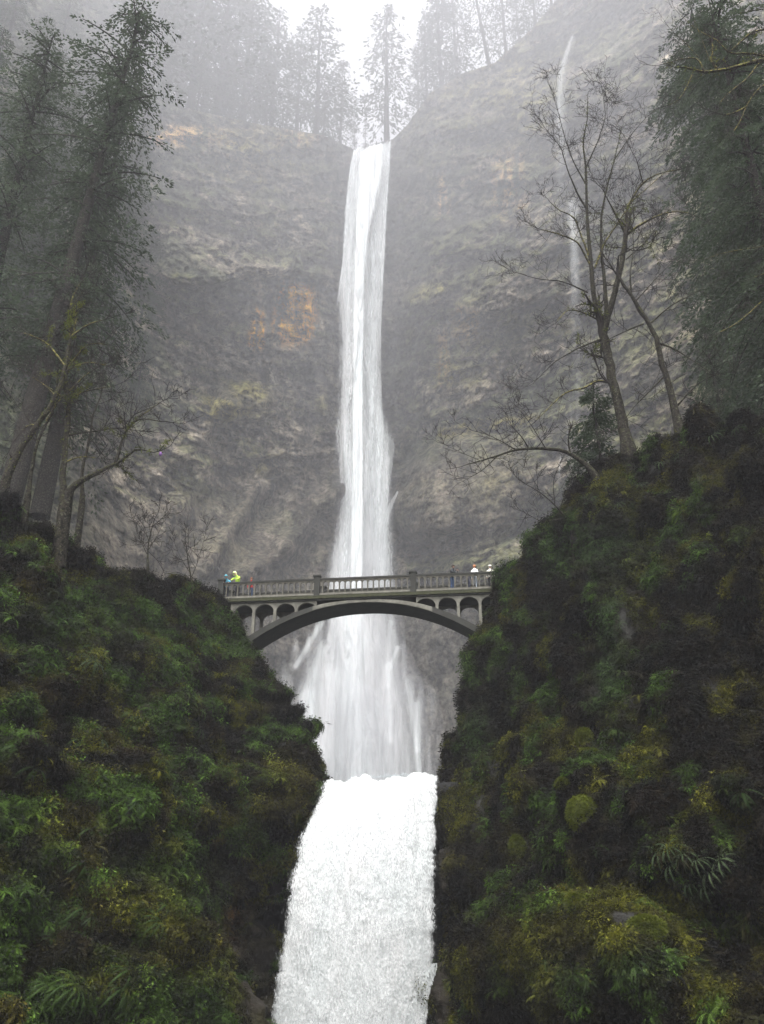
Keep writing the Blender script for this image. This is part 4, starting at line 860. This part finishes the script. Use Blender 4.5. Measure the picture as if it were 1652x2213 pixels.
def cushion(px, py, rad, label, sx=1, sz=1):
    P, j = SR.find(px, py); nn = normal_at(NRn, j); r = np.random.RandomState(int(px))
    root = empty('moss_cushion', tuple(P), label, 'moss')
    u_, v_ = np.meshgrid(np.linspace(0, 2 * math.pi, 29), np.linspace(0, math.pi, 17)); Q = np.stack([np.cos(u_) * np.sin(v_), np.sin(u_) * np.sin(v_), np.cos(v_)], -1)
    Q = Q * .86 * (1 + .16 * noise(Q[..., 0] * 3, Q[..., 1] * 3, Q[..., 2] * 3 + px, 5))[..., None] * rad * np.array([sx, .8, sz])
    link('mound', new_mesh('mound', Q.reshape(-1, 3), grid_faces(17, 29)[:, ::-1]), M['moss'], root)
    n_ = 3600; d = r.normal(size=(n_, 3)); d /= np.linalg.norm(d, axis=1)[:, None]; b = d * rad * np.array([sx, .8, sz]) * (.80 + .14 * r.rand(n_, 1))
    t1 = np.cross(d, r.normal(size=(n_, 3))); t1 /= np.linalg.norm(t1, axis=1)[:, None]; s = .085
    V = np.stack([b + t1 * s * .4, b - t1 * s * .4, b + d * s * (0.6 + r.rand(n_, 1)) + t1 * s * r.normal(size=(n_, 1)) * .5 - np.array([0, 0, s * .5])], 1).reshape(-1, 3)
    tag(link('shoots', new_mesh('shoots', V, np.arange(3 * n_).reshape(n_, 3), smooth=False), M['moss'], root), kind='stuff')
cushion(1253, 1757, .66, 'large round bright moss cushion alone on the right face', .95, 1.1)
cushion(1213, 1688, .26, 'tiny bright moss ball just above the large round cushion')
cushion(1262, 1590, .52, 'yellow green moss cushion topmost of the pair on the right face', .9, 1.1)
cushion(1272, 1622, .42, 'flat yellow green moss cushion beneath another on the right face', 1.2, .6)
cushion(1118, 1830, .5, 'tall olive moss cushion beside the lower fall', .8, 1.4)
cushion(1258, 1945, .45, 'olive moss cushion just above the big mossy nose', 1.2, .7)
cushion(1190, 1445, .3, 'small lime moss tuft on the cliff just below bridge level')
cushion(1390, 2010, .5, 'olive moss hump right of the big mossy nose', 1.3, .8)

# ---------------------------------------------------------------- bare trees
def path3(pts, Y, dy=0.0):
    p = np.array(pts, float); Yv = (np.full(len(p), Y) + np.linspace(0, dy, len(p))) if np.isscalar(Y) else np.array(Y, float)
    return at(p[:, 0], p[:, 1], Yv)
def resample(P, step):
    d = np.r_[0, np.cumsum(np.linalg.norm(np.diff(P, axis=0), axis=1))]; n = max(3, int(d[-1] / step) + 1); t = np.linspace(0, d[-1], n)
    # smooth with a Catmull-like blur of the linear path
    Q = np.stack([np.interp(t, d, P[:, k]) for k in range(3)], -1)
    for _ in range(2): Q[1:-1] = (Q[:-2] + 2 * Q[1:-1] + Q[2:]) / 4
    return Q
def grow(rnd, p, d, length, rad, depth, out, upw=.25, minr=.006, gnarl=.28):
    n = max(4, int(length / .3)); pts = [np.array(p)]; d = np.array(d, float); step = length / n
    for i in range(n):
        d = d + np.array([rnd.gauss(0, gnarl), rnd.gauss(0, gnarl), rnd.gauss(0, gnarl) + upw * .25]) * .6; d /= np.linalg.norm(d); pts.append(pts[-1] + d * step)
    rad_ = np.linspace(rad, max(minr, rad * .35), len(pts)); out.append((np.array(pts), rad_))
    if depth <= 0: return
    k = rnd.randint(3, 5)
    for _ in range(k):
        i = rnd.randint(max(1, n // 5), n); t = pts[i] - pts[i - 1]; t = t / np.linalg.norm(t)
        side = np.array([rnd.gauss(0, 1), rnd.gauss(0, .8), rnd.gauss(0, 1) + upw]); side /= np.linalg.norm(side)
        dd = t * .7 + side * .75; dd /= np.linalg.norm(dd)
        grow(rnd, pts[i], dd, length * rnd.uniform(.42, .68), max(minr, rad * .55), depth - 1, out, upw, minr, gnarl)
def bare_tree(seed, label, trunks, limbs, Y, bark='bark', twig_depth=2, twig_len=2.2, upw=.3, density=1.0, stand=None, name='bare_tree', minr=.013, mossy=0):
    """trunks/limbs: (pixel path, r0, r1, [dy]) ; trunk 0 starts at the foot"""
    if stand is not None and name != 'mossy_tree': Y = float(stand[1]) + .35
    rnd = random.Random(seed); foot = path3([trunks[0][0][0]], Y)[0] if stand is None else np.array(stand)
    root = empty(name, tuple(foot), label, 'tree'); inv = Vector(-foot)
    def tl(pt): return [(p - foot, r) for p, r in pt]
    tw = []
    def do(defn, step):
        pts = path3(defn[0], Y, defn[3] if len(defn) > 3 else 0.0); Q = resample(pts, step); n = len(Q)
        jit = np.array([[rnd.gauss(0, 1), rnd.gauss(0, 1), rnd.gauss(0, 1)] for _ in range(n)]); jit[0] = 0
        Q = Q + jit * min(defn[2], .1) * .25
        return Q, defn[1] + (defn[2] - defn[1]) * np.linspace(0, 1, n) ** .8
    tr = []
    for k, tdef in enumerate(trunks):
        Q, R_ = do(tdef, .5)
        if k == 0: R_ = R_ + tdef[1] * .5 * np.exp(-np.arange(len(Q)) / 1.4); Q = np.concatenate([[Q[0] + np.array([0, .5, -4.5])], Q]); R_ = np.r_[R_[0] * 1.1, R_]
        tr.append((Q, R_))
        for _ in range(int((4 if k else 2) * density)):
            i = rnd.randint(int(len(Q) * .45), len(Q) - 1); dd = np.array([rnd.gauss(0, 1), rnd.gauss(0, .6), rnd.gauss(.3, .7)]); dd /= np.linalg.norm(dd)
            grow(rnd, Q[i], dd, twig_len * rnd.uniform(.6, 1.2), max(minr * 2, R_[i] * .3), twig_depth, tw, upw, minr)
        e = Q[-1] - Q[-2]; grow(rnd, Q[-1], e / np.linalg.norm(e), twig_len * .9, tdef[2], twig_depth, tw, upw, minr)
    link('trunk', tubes('trunk', tl(tr), 10), M[bark], root)
    for ldef in limbs:
        Q, R_ = do(ldef, .35); link('branch', tubes('branch', tl([(Q, R_)]), 7), M[ldef[4] if len(ldef) > 4 and ldef[4] else bark], root)
        L_ = np.linalg.norm(np.diff(Q, axis=0), axis=1).sum()
        for _ in range(max(2, int(L_ * 1.3 * density))):
            i = rnd.randint(int(len(Q) * .25), len(Q) - 1); dd = np.array([rnd.gauss(0, 1), rnd.gauss(0, .6), rnd.gauss(.2, .8)]); dd = dd / np.linalg.norm(dd) + .5 * (Q[i] - Q[i - 1]) / np.linalg.norm(Q[i] - Q[i - 1]); dd /= np.linalg.norm(dd)
            grow(rnd, Q[i], dd, twig_len * rnd.uniform(.4, .9), max(minr * 1.5, R_[i] * .4), twig_depth - 1, tw, upw, minr)
        e = Q[-1] - Q[-2]; grow(rnd, Q[-1], e / np.linalg.norm(e), twig_len * .8, ldef[2], twig_depth, tw, upw, minr)
    tag(link('twigs', tubes('twigs', tl(tw), 4), M['twig'], root), kind='stuff')
    if mossy:
        r = np.random.RandomState(seed); V = []; src = [ (q, rr2) for q, rr2 in tr] ; 
        pts = np.concatenate([q for q, _ in tr] + [p for p, rr2 in tw[::6] if rr2[0] > .02] ) if tw else np.concatenate([q for q, _ in tr])
        j = r.randint(0, len(pts), mossy); b = pts[j] + r.normal(size=(mossy, 3)) * .09 - foot; d = r.normal(size=(mossy, 3)); d[:, 2] -= .8; d /= np.linalg.norm(d, axis=1)[:, None]; t1 = np.cross(d, r.normal(size=(mossy, 3))); t1 /= np.linalg.norm(t1, axis=1)[:, None]
        V = np.stack([b + t1 * .035, b - t1 * .035, b + d * (.06 + .16 * r.rand(mossy, 1))], 1).reshape(-1, 3)
        tag(link('moss', new_mesh('moss', V, np.arange(3 * mossy).reshape(-1, 3), smooth=False), M['moss'], root), kind='stuff')
    return root
MS = 'bark_moss'
bare_tree(11, 'tall leafless tree forking into three stems on the right ridge',
    [([(1358, 968), (1353, 946), (1339, 876), (1322, 818), (1314, 760), (1304, 723)], .34, .29),
     ([(1304, 723), (1296, 694), (1283, 636), (1279, 582), (1272, 507), (1269, 452), (1267, 362), (1260, 307), (1271, 253), (1271, 203)], .21, .02),
     ([(1306, 726), (1312, 677), (1306, 595), (1300, 537), (1300, 463), (1314, 398), (1329, 344), (1343, 282)], .17, .02, 1.5),
     ([(1305, 726), (1316, 677), (1333, 619), (1345, 566), (1354, 507)], .23, .17, -1.0)],
    [([(1354, 507), (1333, 467), (1314, 431)], .12, .04, -1.5, MS), ([(1354, 507), (1380, 488), (1412, 470), (1452, 456), (1488, 460)], .12, .03, -1.2, MS),
     ([(1354, 507), (1354, 452), (1372, 420), (1390, 394), (1419, 376), (1470, 365)], .12, .03, -1.2, MS), ([(1390, 394), (1383, 369), (1378, 350)], .05, .03, -1.2, MS),
     ([(1286, 579), (1307, 525), (1336, 481), (1369, 431), (1401, 405), (1440, 370)], .09, .02, 1.0, MS), ([(1278, 575), (1249, 521), (1213, 507), (1173, 496)], .09, .03, -1.0, MS),
     ([(1276, 560), (1249, 488), (1242, 467), (1210, 456), (1195, 441)], .09, .03, 1.0, MS), ([(1269, 452), (1249, 420), (1228, 369), (1213, 318), (1178, 276)], .08, .02, -.8),
     ([(1268, 400), (1240, 350), (1222, 300), (1205, 235), (1190, 190)], .06, .015, .8), ([(1267, 362), (1295, 300), (1310, 250), (1300, 180)], .06, .015, .8),
     ([(1271, 632), (1217, 607), (1163, 603), (1120, 590)], .06, .015, -.8), ([(1291, 690), (1258, 673), (1227, 667), (1205, 694)], .06, .025, -.8, MS),
     ([(1300, 733), (1250, 752), (1200, 781), (1151, 830)], .07, .015, -1), ([(1314, 826), (1291, 820), (1267, 839), (1234, 843), (1213, 855), (1192, 876), (1159, 909)], .09, .015, -1, MS),
     ([(1329, 344), (1365, 290), (1400, 250), (1430, 230)], .05, .012, 1.2), ([(1354, 560), (1400, 520), (1440, 460), (1470, 430)], .05, .012, 1.0)],
    48, twig_depth=3, twig_len=2.5, density=1.0, minr=.010, stand=SR.find(1356, 972, 12)[0], mossy=2500)
bare_tree(12, 'dark leafless tree leaning left behind the forked tree', [([(1470, 925), (1467, 911), (1457, 876), (1444, 826), (1428, 777), (1418, 723), (1391, 681), (1366, 640), (1349, 615)], .25, .11)],
    [([(1366, 640), (1362, 595), (1370, 540), (1368, 490)], .07, .02), ([(1349, 615), (1310, 560), (1290, 520)], .07, .02), ([(1391, 700), (1360, 712), (1324, 729)], .06, .03), ([(1428, 743), (1457, 752), (1506, 785), (1530, 800)], .07, .02, -1),
     ([(1465, 876), (1498, 839), (1523, 818), (1556, 808)], .07, .02, -1), ([(1440, 810), (1400, 850), (1370, 880), (1345, 915)], .06, .015), ([(1405, 700), (1450, 660), (1490, 640), (1540, 610)], .06, .015, 1), ([(1375, 650), (1420, 600), (1460, 560)], .05, .015, 1)],
    50, twig_len=2.4, density=1.9, stand=SR.find(1470, 930, 12)[0])
bare_tree(13, 'low tree whose long bare limb stretches sideways from the right bank', [([(1290, 1030), (1275, 1008), (1233, 979), (1213, 970), (1143, 969), (1114, 971), (1076, 985), (1039, 996), (1010, 1004)], .17, .03)],
    [([(1143, 969), (1130, 945), (1110, 925)], .06, .02), ([(1233, 979), (1226, 955), (1230, 940)], .07, .04), ([(1114, 971), (1060, 940), (1020, 930)], .04, .015), ([(1076, 985), (1040, 1020), (1010, 1035)], .04, .015), ([(1180, 969), (1150, 920), (1120, 880)], .04, .012), ([(1039, 996), (990, 975), (960, 960)], .03, .01)],
    50, twig_len=1.6, density=2.6, stand=SR.find(1290, 1035, 12)[0])
bare_tree(14, 'thin leafless shrub on the bank under the long sideways limb', [([(1235, 1130), (1225, 1120), (1200, 1091), (1167, 1062), (1134, 1045)], .07, .02)], [([(1200, 1091), (1195, 1040), (1210, 1000)], .04, .012), ([(1225, 1120), (1170, 1130), (1140, 1110)], .04, .012), ([(1210, 1100), (1230, 1050), (1240, 1020)], .04, .012), ([(1167, 1062), (1140, 1010)], .03, .01)],
    52, twig_len=1.5, density=2.0, stand=SR.find(1235, 1128, 12)[0])
bare_tree(15, 'moss covered limbs of a tree reaching in at the upper right', [([(1830, 900), (1825, 700), (1815, 400), (1800, 100), (1790, -150)], .42, .25), ([(1803, 118), (1720, 118), (1652, 129), (1613, 138), (1566, 150), (1523, 157), (1508, 157), (1495, 147), (1483, 146)], .22, .05)],
    [([(1551, 149), (1535, 130), (1543, 108), (1540, 92)], .085, .04, 0, MS), ([(1523, 157), (1511, 124), (1489, 124), (1466, 129), (1427, 140)], .065, .02, 0, MS), ([(1680, 126), (1652, 122), (1621, 113), (1579, 118), (1551, 87)], .08, .03, 0, MS),
     ([(1802, 100), (1720, 70), (1652, 62), (1621, 70), (1605, 87), (1582, 108)], .09, .04, 0, MS), ([(1498, 160), (1486, 186), (1473, 209), (1461, 223), (1427, 232)], .05, .015), ([(1650, 130), (1635, 143), (1619, 167), (1590, 189), (1563, 212), (1556, 225)], .07, .02, 0, MS),
     ([(1806, 210), (1720, 185), (1652, 180), (1628, 205), (1613, 231), (1604, 256), (1588, 282)], .08, .025, 0, MS), ([(1613, 231), (1594, 239), (1582, 250), (1565, 248)], .06, .035, 0, MS), ([(1803, 60), (1720, 10), (1640, 20), (1600, 28)], .07, .02, 0, MS), ([(1813, 620), (1720, 620), (1652, 647), (1626, 671), (1596, 698), (1558, 717)], .07, .02, 0, MS),
     ([(1812, 520), (1720, 515), (1652, 532), (1599, 540), (1558, 547), (1526, 560)], .05, .012), ([(1813, 570), (1720, 580), (1652, 590), (1630, 600)], .05, .02, 0, MS), ([(1511, 124), (1480, 90), (1455, 70), (1440, 50)], .03, .01), ([(1551, 87), (1500, 60), (1470, 30)], .03, .01), ([(1535, 130), (1520, 90), (1500, 40)], .03, .01)],
    36, name='mossy_tree', bark='bark_moss', twig_len=1.5, density=2.6, minr=.006, stand=SR.find(1840, 870, 60)[0], mossy=1500)
# left group
bare_tree(21, 'mossy leafless tree leaning right at the left edge', [([(10, 1045), (22, 1014), (47, 964), (80, 920), (105, 884), (127, 844), (139, 808), (145, 772), (152, 729)], .20, .10)],
    [([(152, 729), (181, 707), (199, 696), (230, 690)], .09, .02, 0, MS), ([(139, 790), (105, 743), (80, 729), (51, 720)], .09, .03, 0, MS), ([(152, 729), (150, 680), (156, 640), (175, 610)], .08, .02, 0, MS), ([(152, 735), (165, 700), (160, 650), (180, 630)], .07, .02, 0, MS), ([(80, 920), (60, 910), (50, 930)], .05, .03, 0, MS), ([(120, 855), (95, 830), (70, 815)], .05, .02, 0, MS), ([(145, 800), (190, 780), (230, 790)], .05, .02, 0, MS)],
    47, twig_len=2.0, density=2.4, stand=SL.find(10, 1055, 14)[0], mossy=1200)
bare_tree(22, 'upright mossy trunk with short side branches on the left bank', [([(137, 1100), (137, 1043), (139, 982), (145, 917), (150, 870), (139, 823), (150, 770)], .20, .10)],
    [([(150, 865), (180, 845), (217, 840), (240, 835)], .07, .02, 0, MS), ([(148, 940), (195, 933), (253, 924), (290, 930)], .06, .02), ([(140, 1000), (170, 985), (210, 990)], .05, .02, 0, MS), ([(150, 870), (110, 840), (75, 818)], .06, .02, 0, MS), ([(150, 790), (190, 740), (235, 745)], .06, .02, 0, MS), ([(145, 850), (190, 805), (230, 785)], .06, .02, 0, MS)],
    48, twig_len=1.9, density=2.4, stand=SL.find(137, 1118, 14)[0], mossy=1500)
bare_tree(23, 'bent leafless tree arching out to the right from the left bank', [([(150, 1060), (159, 1047), (203, 1025), (246, 1004), (275, 993), (289, 964), (322, 975)], .17, .04)],
    [([(250, 1000), (261, 960), (275, 924), (300, 902), (347, 911)], .10, .03), ([(275, 924), (285, 895), (330, 880)], .05, .02), ([(300, 902), (320, 890), (345, 870)], .04, .015, 0, MS)], 47, twig_len=1.8, density=2.4, stand=SL.find(150, 1075, 30)[0], mossy=600)
bare_tree(24, 'slim leafless sapling between the mossy trunks on the left', [([(177, 1090), (177, 1014), (188, 971), (197, 931), (197, 902), (213, 873), (221, 844)], .13, .04)],
    [([(197, 902), (185, 870), (190, 830)], .05, .015), ([(190, 960), (220, 930), (240, 900)], .05, .015), ([(183, 1000), (150, 970), (140, 940)], .04, .015)], 49, twig_len=1.8, density=1.8, stand=SL.find(177, 1120, 14)[0])
bare_tree(25, 'pale twiggy shrub on the left bank short of the bridge', [([(320, 1225), (318, 1190), (325, 1150), (335, 1120)], .06, .02)], [([(319, 1200), (300, 1160), (290, 1130)], .03, .01), ([(320, 1190), (345, 1150), (355, 1120)], .03, .01), ([(322, 1170), (310, 1130)], .03, .01)], 53, twig_len=1.3, density=2.5, name='shrub', stand=SL.find(320, 1232, 20)[0])
bare_tree(26, 'dark twiggy shrub beside the left end of the bridge', [([(415, 1268), (412, 1240), (405, 1200), (400, 1165)], .06, .02)], [([(413, 1250), (430, 1210), (440, 1170)], .03, .01), ([(412, 1240), (390, 1205), (380, 1180)], .03, .01)], 55, twig_len=1.4, density=2.2, name='shrub', stand=SL.find(415, 1275, 20)[0])
bare_tree(27, 'leafless sapling behind the arched tree on the left', [([(60, 1075), (70, 1000), (85, 940), (120, 880), (125, 800)], .12, .04)], [([(100, 910), (130, 860), (170, 830)], .05, .015, 0, MS), ([(80, 950), (60, 900), (30, 870)], .04, .015)], 50, twig_len=1.8, density=1.8, stand=SL.find(60, 1085, 20)[0])
# unidentified purple dot by the arched tree, modelled as ball on string
b0 = at(347, 981, 47)
u_, v_ = np.meshgrid(np.linspace(0, 2 * math.pi, 17), np.linspace(0, math.pi, 11)); Q = np.stack([np.cos(u_) * np.sin(v_) * .11, np.sin(u_) * np.sin(v_) * .11, np.cos(v_) * .13], -1)
o = empty('speck', tuple(b0), 'tiny purple dot at the tip of the arched leafless tree', 'speck')
link('skin', new_mesh('skin', Q.reshape(-1, 3), grid_faces(11, 17)[:, ::-1]), cloth('speck_purple', (0.26, 0.12, 0.36)), o)
link('string', tubes('string', [(np.array([(0, 0, -.12), (-.06, 0, -.3), (-.25, 0, -.28), (-.6, .0, -.1), (-.8, .0, .05)]), [.006] * 5)], 3), M['twig'], o)

# ---------------------------------------------------------------- conifers
def conifer(name, h, rb, ncard, seed, card, top=.0, low=.18, dens_gap=.35, droop=.35, shape=.8, jag=0.0):
    """trunk and crown meshes of a fir: boughs carrying many small needle sprays"""
    r = np.random.RandomState(seed); n = 12; z = np.linspace(0, h, n); wob = np.cumsum(r.normal(size=(n, 2)) * .05, 0)
    tr = [(np.stack([wob[:, 0], wob[:, 1], z], -1), np.linspace(h * .016, .03, n))]
    nbough = int(h * 5.2); bz = low * h + (h * .985 - low * h) * np.sort(r.rand(nbough)) ; az = r.rand(nbough) * 2 * math.pi
    fr = (bz - low * h) / (h - low * h); L = rb * (1 - fr) ** shape * (.55 + .6 * r.rand(nbough)) + .25
    L *= np.where(fr < .12, .6 + .5 * r.rand(nbough), 1); L *= 1 - jag * (.15 + .6 * (r.rand(nbough) < .55))
    per = np.maximum(6, (ncard * L / L.sum()).astype(int)); V = []; boughs = []
    for i in range(nbough):
        k = per[i]; t = r.rand(k) ** .75; a = az[i]; dr = np.array([math.cos(a), math.sin(a)])
        zz_ = bz[i] + L[i] * (.25 * t - droop * 1.6 * t ** 2) * (1 - .5 * fr[i]); wd = L[i] * .22 * (1 - t) + .12
        lat = r.normal(size=k) * wd; P = np.stack([dr[0] * L[i] * t - dr[1] * lat, dr[1] * L[i] * t + dr[0] * lat, zz_ - np.abs(lat) * .35 + r.normal(size=k) * .08], -1)
        d = np.stack([dr[0] - dr[1] * lat / (wd + .1), dr[1] + dr[0] * lat / (wd + .1), -.35 - .5 * r.rand(k)], -1) + r.normal(size=(k, 3)) * .35; d /= np.linalg.norm(d, axis=1)[:, None]
        s = np.cross(d, np.array([0, 0, 1.0]) + r.normal(size=(k, 3)) * .5); s /= np.linalg.norm(s, axis=1)[:, None] + 1e-6
        c = card * (.6 + .8 * r.rand(k, 1)); V.append(np.stack([P, P + d * c * .6 + s * c * .32, P + d * c * 1.5, P + d * c * .6 - s * c * .32], 1).reshape(-1, 3))
        if i % 2 == 0:
            tb = np.linspace(0, .85, 5); boughs.append((np.stack([dr[0] * L[i] * tb, dr[1] * L[i] * tb, bz[i] + L[i] * (.25 * tb - droop * 1.6 * tb ** 2) * (1 - .5 * fr[i])], -1), np.linspace(.05, .015, 5) * (h / 22)))
    V = np.concatenate(V); nn = len(V) // 4
    return tubes(name + '_trunk', tr, 8), tubes(name + '_boughs', boughs, 3), new_mesh(name + '_crown', V, np.arange(4 * nn).reshape(nn, 4), smooth=False), h
def tree_from(kit, loc, scale, rotz, label, group, leaf, lean=(0, 0), name='fir_tree'):
    root = empty(name, loc, label, 'tree', group); root.rotation_euler = (lean[0], lean[1], rotz); root.scale = (scale,) * 3
    if not kit[0].materials: kit[0].materials.append(M['bark_dark']); kit[1].materials.append(M['bark_dark'])
    if not kit[2].materials: kit[2].materials.append(leaf)
    link('trunk', kit[0], None, root); tag(link('boughs', kit[1], None, root), kind='stuff'); link('crown', kit[2], None, root); return root
far_kits = [conifer('fir%d' % k, 26, 4.4 + .5 * k, 2300, 500 + k, .34, low=(.12, .3, .05, .2)[k], droop=(.35, .2, .45, .3)[k], shape=(.7, .55, .9, .6)[k]) for k in range(4)]
sparse_kits = [conifer('openfir%d' % k, 26, 5.2, 1500, 520 + k, .36, low=(.12, .2)[k], droop=.3, shape=.55) for k in range(2)]
def rim_tree(px, bpy_, tpy, k, sparse=False, dy=3.0, label=None, rot=0, group='firs along the cliff rim', tpx=None, fat=1.0):
    Yb = float(at(px, bpy_, 1)[1]); c = int(np.clip(round((px + 420) / 2440 * (NC - 1)), 0, NC - 1)); e = PF[-1, c]
    Y = e[1] + dy; base = at(px, bpy_, Y); zt = at(px if tpx is None else tpx, tpy, Y)
    h = zt[2] - base[2]; kit = (sparse_kits if sparse else far_kits)[k]; sc = h / 26
    gz_ = e[2] + dy * .05; base = np.array([base[0], Y, min(base[2], gz_) - .5])
    o = tree_from(kit, tuple(base), sc, rot, label or 'hazy fir standing on the cliff rim among its neighbours', group, M['conifer']); o.scale = (sc * fat, sc * fat, sc * (1 + (zt[2] - base[2] - h) / h))
    if tpx is not None: o.rotation_euler = (0, math.atan2(zt[0] - base[0], h), 0)
    return o
rt = [(262, 190, -260, 0, 0, 4), (292, 215, -210, 1, 0, 8), (322, 222, -160, 2, 0, 3), (352, 228, -230, 1, 1, 5), (385, 236, -120, 0, 0, 12), (412, 240, -190, 3, 0, 4), (440, 244, -60, 2, 0, 9), (470, 246, -120, 1, 1, 3), (500, 252, -90, 0, 0, 10),
      (528, 258, -40, 3, 0, 5), (552, 262, 0, 1, 0, 13), (618, 272, 70, 2, 0, 12), (642, 280, 60, 3, 0, 4), (735, 305, 125, 1, 1, 8), (905, 262, 95, 1, 1, 14), (925, 215, 20, 0, 0, 10), (990, 165, -40, 3, 0, 8), (1095, 128, -100, 1, 1, 6), (1125, 95, -60, 0, 1, 10), (1160, 70, -90, 2, 0, 5),
      (765, 312, 215, 0, 1, 14), (790, 310, 240, 2, 0, 16), (575, 262, 110, 0, 0, 3), (1195, 30, -150, 0, 1, 5), (1225, -20, -230, 1, 1, 6), (480, 250, 90, 2, 0, 4), (425, 240, 100, 3, 0, 3), (700, 292, 190, 2, 0, 5), (340, 225, 60, 0, 0, 4)]
ORD = ['leftmost', 'second', 'third', 'fourth', 'fifth', 'sixth', 'seventh', 'eighth', 'ninth', 'tenth', 'eleventh', 'twelfth', 'thirteenth', 'fourteenth', 'fifteenth', 'sixteenth', 'seventeenth', 'eighteenth', 'nineteenth', 'twentieth', 'twenty first', 'twenty second', 'twenty third', 'twenty fourth', 'twenty fifth', 'twenty sixth', 'twenty seventh', 'twenty eighth', 'last']
rank = {q: n_ for n_, q in enumerate(sorted(range(len(rt)), key=lambda q: rt[q][0]))}
for i, (a, b, c_, k, sp, dy) in enumerate(rt):
    if k >= 2 and sp: k = k % 2
    rim_tree(a, b, c_, k, bool(sp), dy, '%s hazy %s fir on the cliff rim' % (ORD[rank[i]] + (' from the left,' if 0 < rank[i] < 28 else ','), 'open' if sp else ('short dense' if c_ > 80 else 'tall dense')), rot=i * 1.7, fat=1.0 + .15 * math.sin(i * 2.1))
rim_tree(589, 268, 18, 0, True, 5, 'pointed open fir just left of the broad crowned fir on the rim', .4, None)
rim_tree(683, 292, 14, 3, False, 5, 'broad dense fir rising left of the gap of sky on the rim', 1.0, None, fat=1.15)
rim_tree(836, 305, 12, 1, True, 5, 'slender open fir with bare lower trunk directly above the high fall', 2.0, None, fat=1.05)
rim_tree(956, 195, -40, 0, False, 5, 'dense fir rising right of the gap of sky on the rim', .3, None, fat=1.2)
rim_tree(1062, 138, -160, 0, True, 4, 'leaning thin trunked fir on the rim at the right of the sky', .9, None, tpx=1005, fat=.6)
# firs on the hazy left hillside
mid_kits = [conifer('midfir%d' % k, 28, 5.6 + k, 9000, 540 + k, .26, low=.06, droop=.6, shape=(.45, .6, .5)[k]) for k in range(3)]
for i, (px, py, h) in enumerate([(60, 560, 26), (150, 640, 27), (240, 560, 24), (300, 700, 22), (215, 780, 24), (120, 850, 26), (30, 800, 28), (10, 380, 24), (110, 400, 24), (200, 380, 22), (280, 440, 20), (300, 330, 17), (60, 210, 22), (170, 230, 20), (240, 240, 16), (20, 60, 20), (130, 90, 20), (-40, 640, 26), (290, 880, 15), (-60, 300, 26)]):
    p = far_at(px, py); tree_from(mid_kits[i % 3], tuple(p - np.array([0, -.5, 1.0])), h / 26, i * 2.3, 'hazy fir growing on the steep hillside at the upper left', 'firs on the left hillside', M['conifer'])
near_kit = [conifer('talfir%d' % k, 60, 10.0, 17000, 560 + k, .26, low=(.20, .16)[k], droop=(.34, .42)[k], shape=.3, jag=.9) for k in range(2)]
for i, (px, py, Y, h, lab, lean) in enumerate([(20, 1070, 74, 74, 'massive dark fir trunk rising behind the mossy trees at the left edge', .06), (92, 1080, 82, 70, 'second dark fir trunk standing just right of the massive one', .03), (-120, 1060, 78, 70, 'tall fir mostly outside the left edge, its drooping boughs reaching in', .0)]):
    p = at(px, py, Y); tree_from(near_kit[i % 2], (p[0], p[1], p[2] - 2), h / 60, i * 1.1, lab, None, M['conifer_pale'], (0, lean))
for i, (px, py, h, lab) in enumerate([(30, 540, 46, 'tall hazy fir high on the left hillside at the left edge'), (175, 520, 42, 'tall hazy fir high on the left hillside near its middle'), (262, 560, 34, 'hazy fir rightmost of the tall ones on the left hillside')]):
    tree_from(near_kit[i % 2], tuple(far_at(px, py) - np.array([0, 0, 1.5])), h / 60, i * 2.1, lab, None, M['conifer_pale'])
# firs at the right edge
edge_kits = [conifer('edgefir%d' % k, 40, 7.0, 34000, 580 + k, .19, low=.02, droop=.8, shape=.34) for k in range(2)]
for i, (px, py, Y, h, lab) in enumerate([(1770, 930, 50, 46, 'dark drooping fir crowding the right edge above the mossy face'), (1720, 905, 68, 58, 'grey green drooping fir behind the mossy limbs at the right'), (1660, 780, 86, 66, 'taller hazy fir behind the drooping firs at the right edge'), (1560, 900, 64, 13, 'short dark evergreen at the foot of the drooping firs on the right')]):
    p = at(px, py, Y); tree_from(edge_kits[i % 2], (p[0], p[1], p[2] - 1.5), h / 40, i * 1.3 + .4, lab, None, M['conifer_pale'])
# small evergreen behind the foot of the forked tree
ek = conifer('smallfir', 7, 2.4, 5000, 600, .16, low=.03, droop=.5, shape=.6)
p = at(1300, 1000, 52); tree_from(ek, (p[0], p[1], p[2] - .5), 1.0, .3, 'small pale evergreen behind the foot of the forked tree', None, M['conifer_pale'])
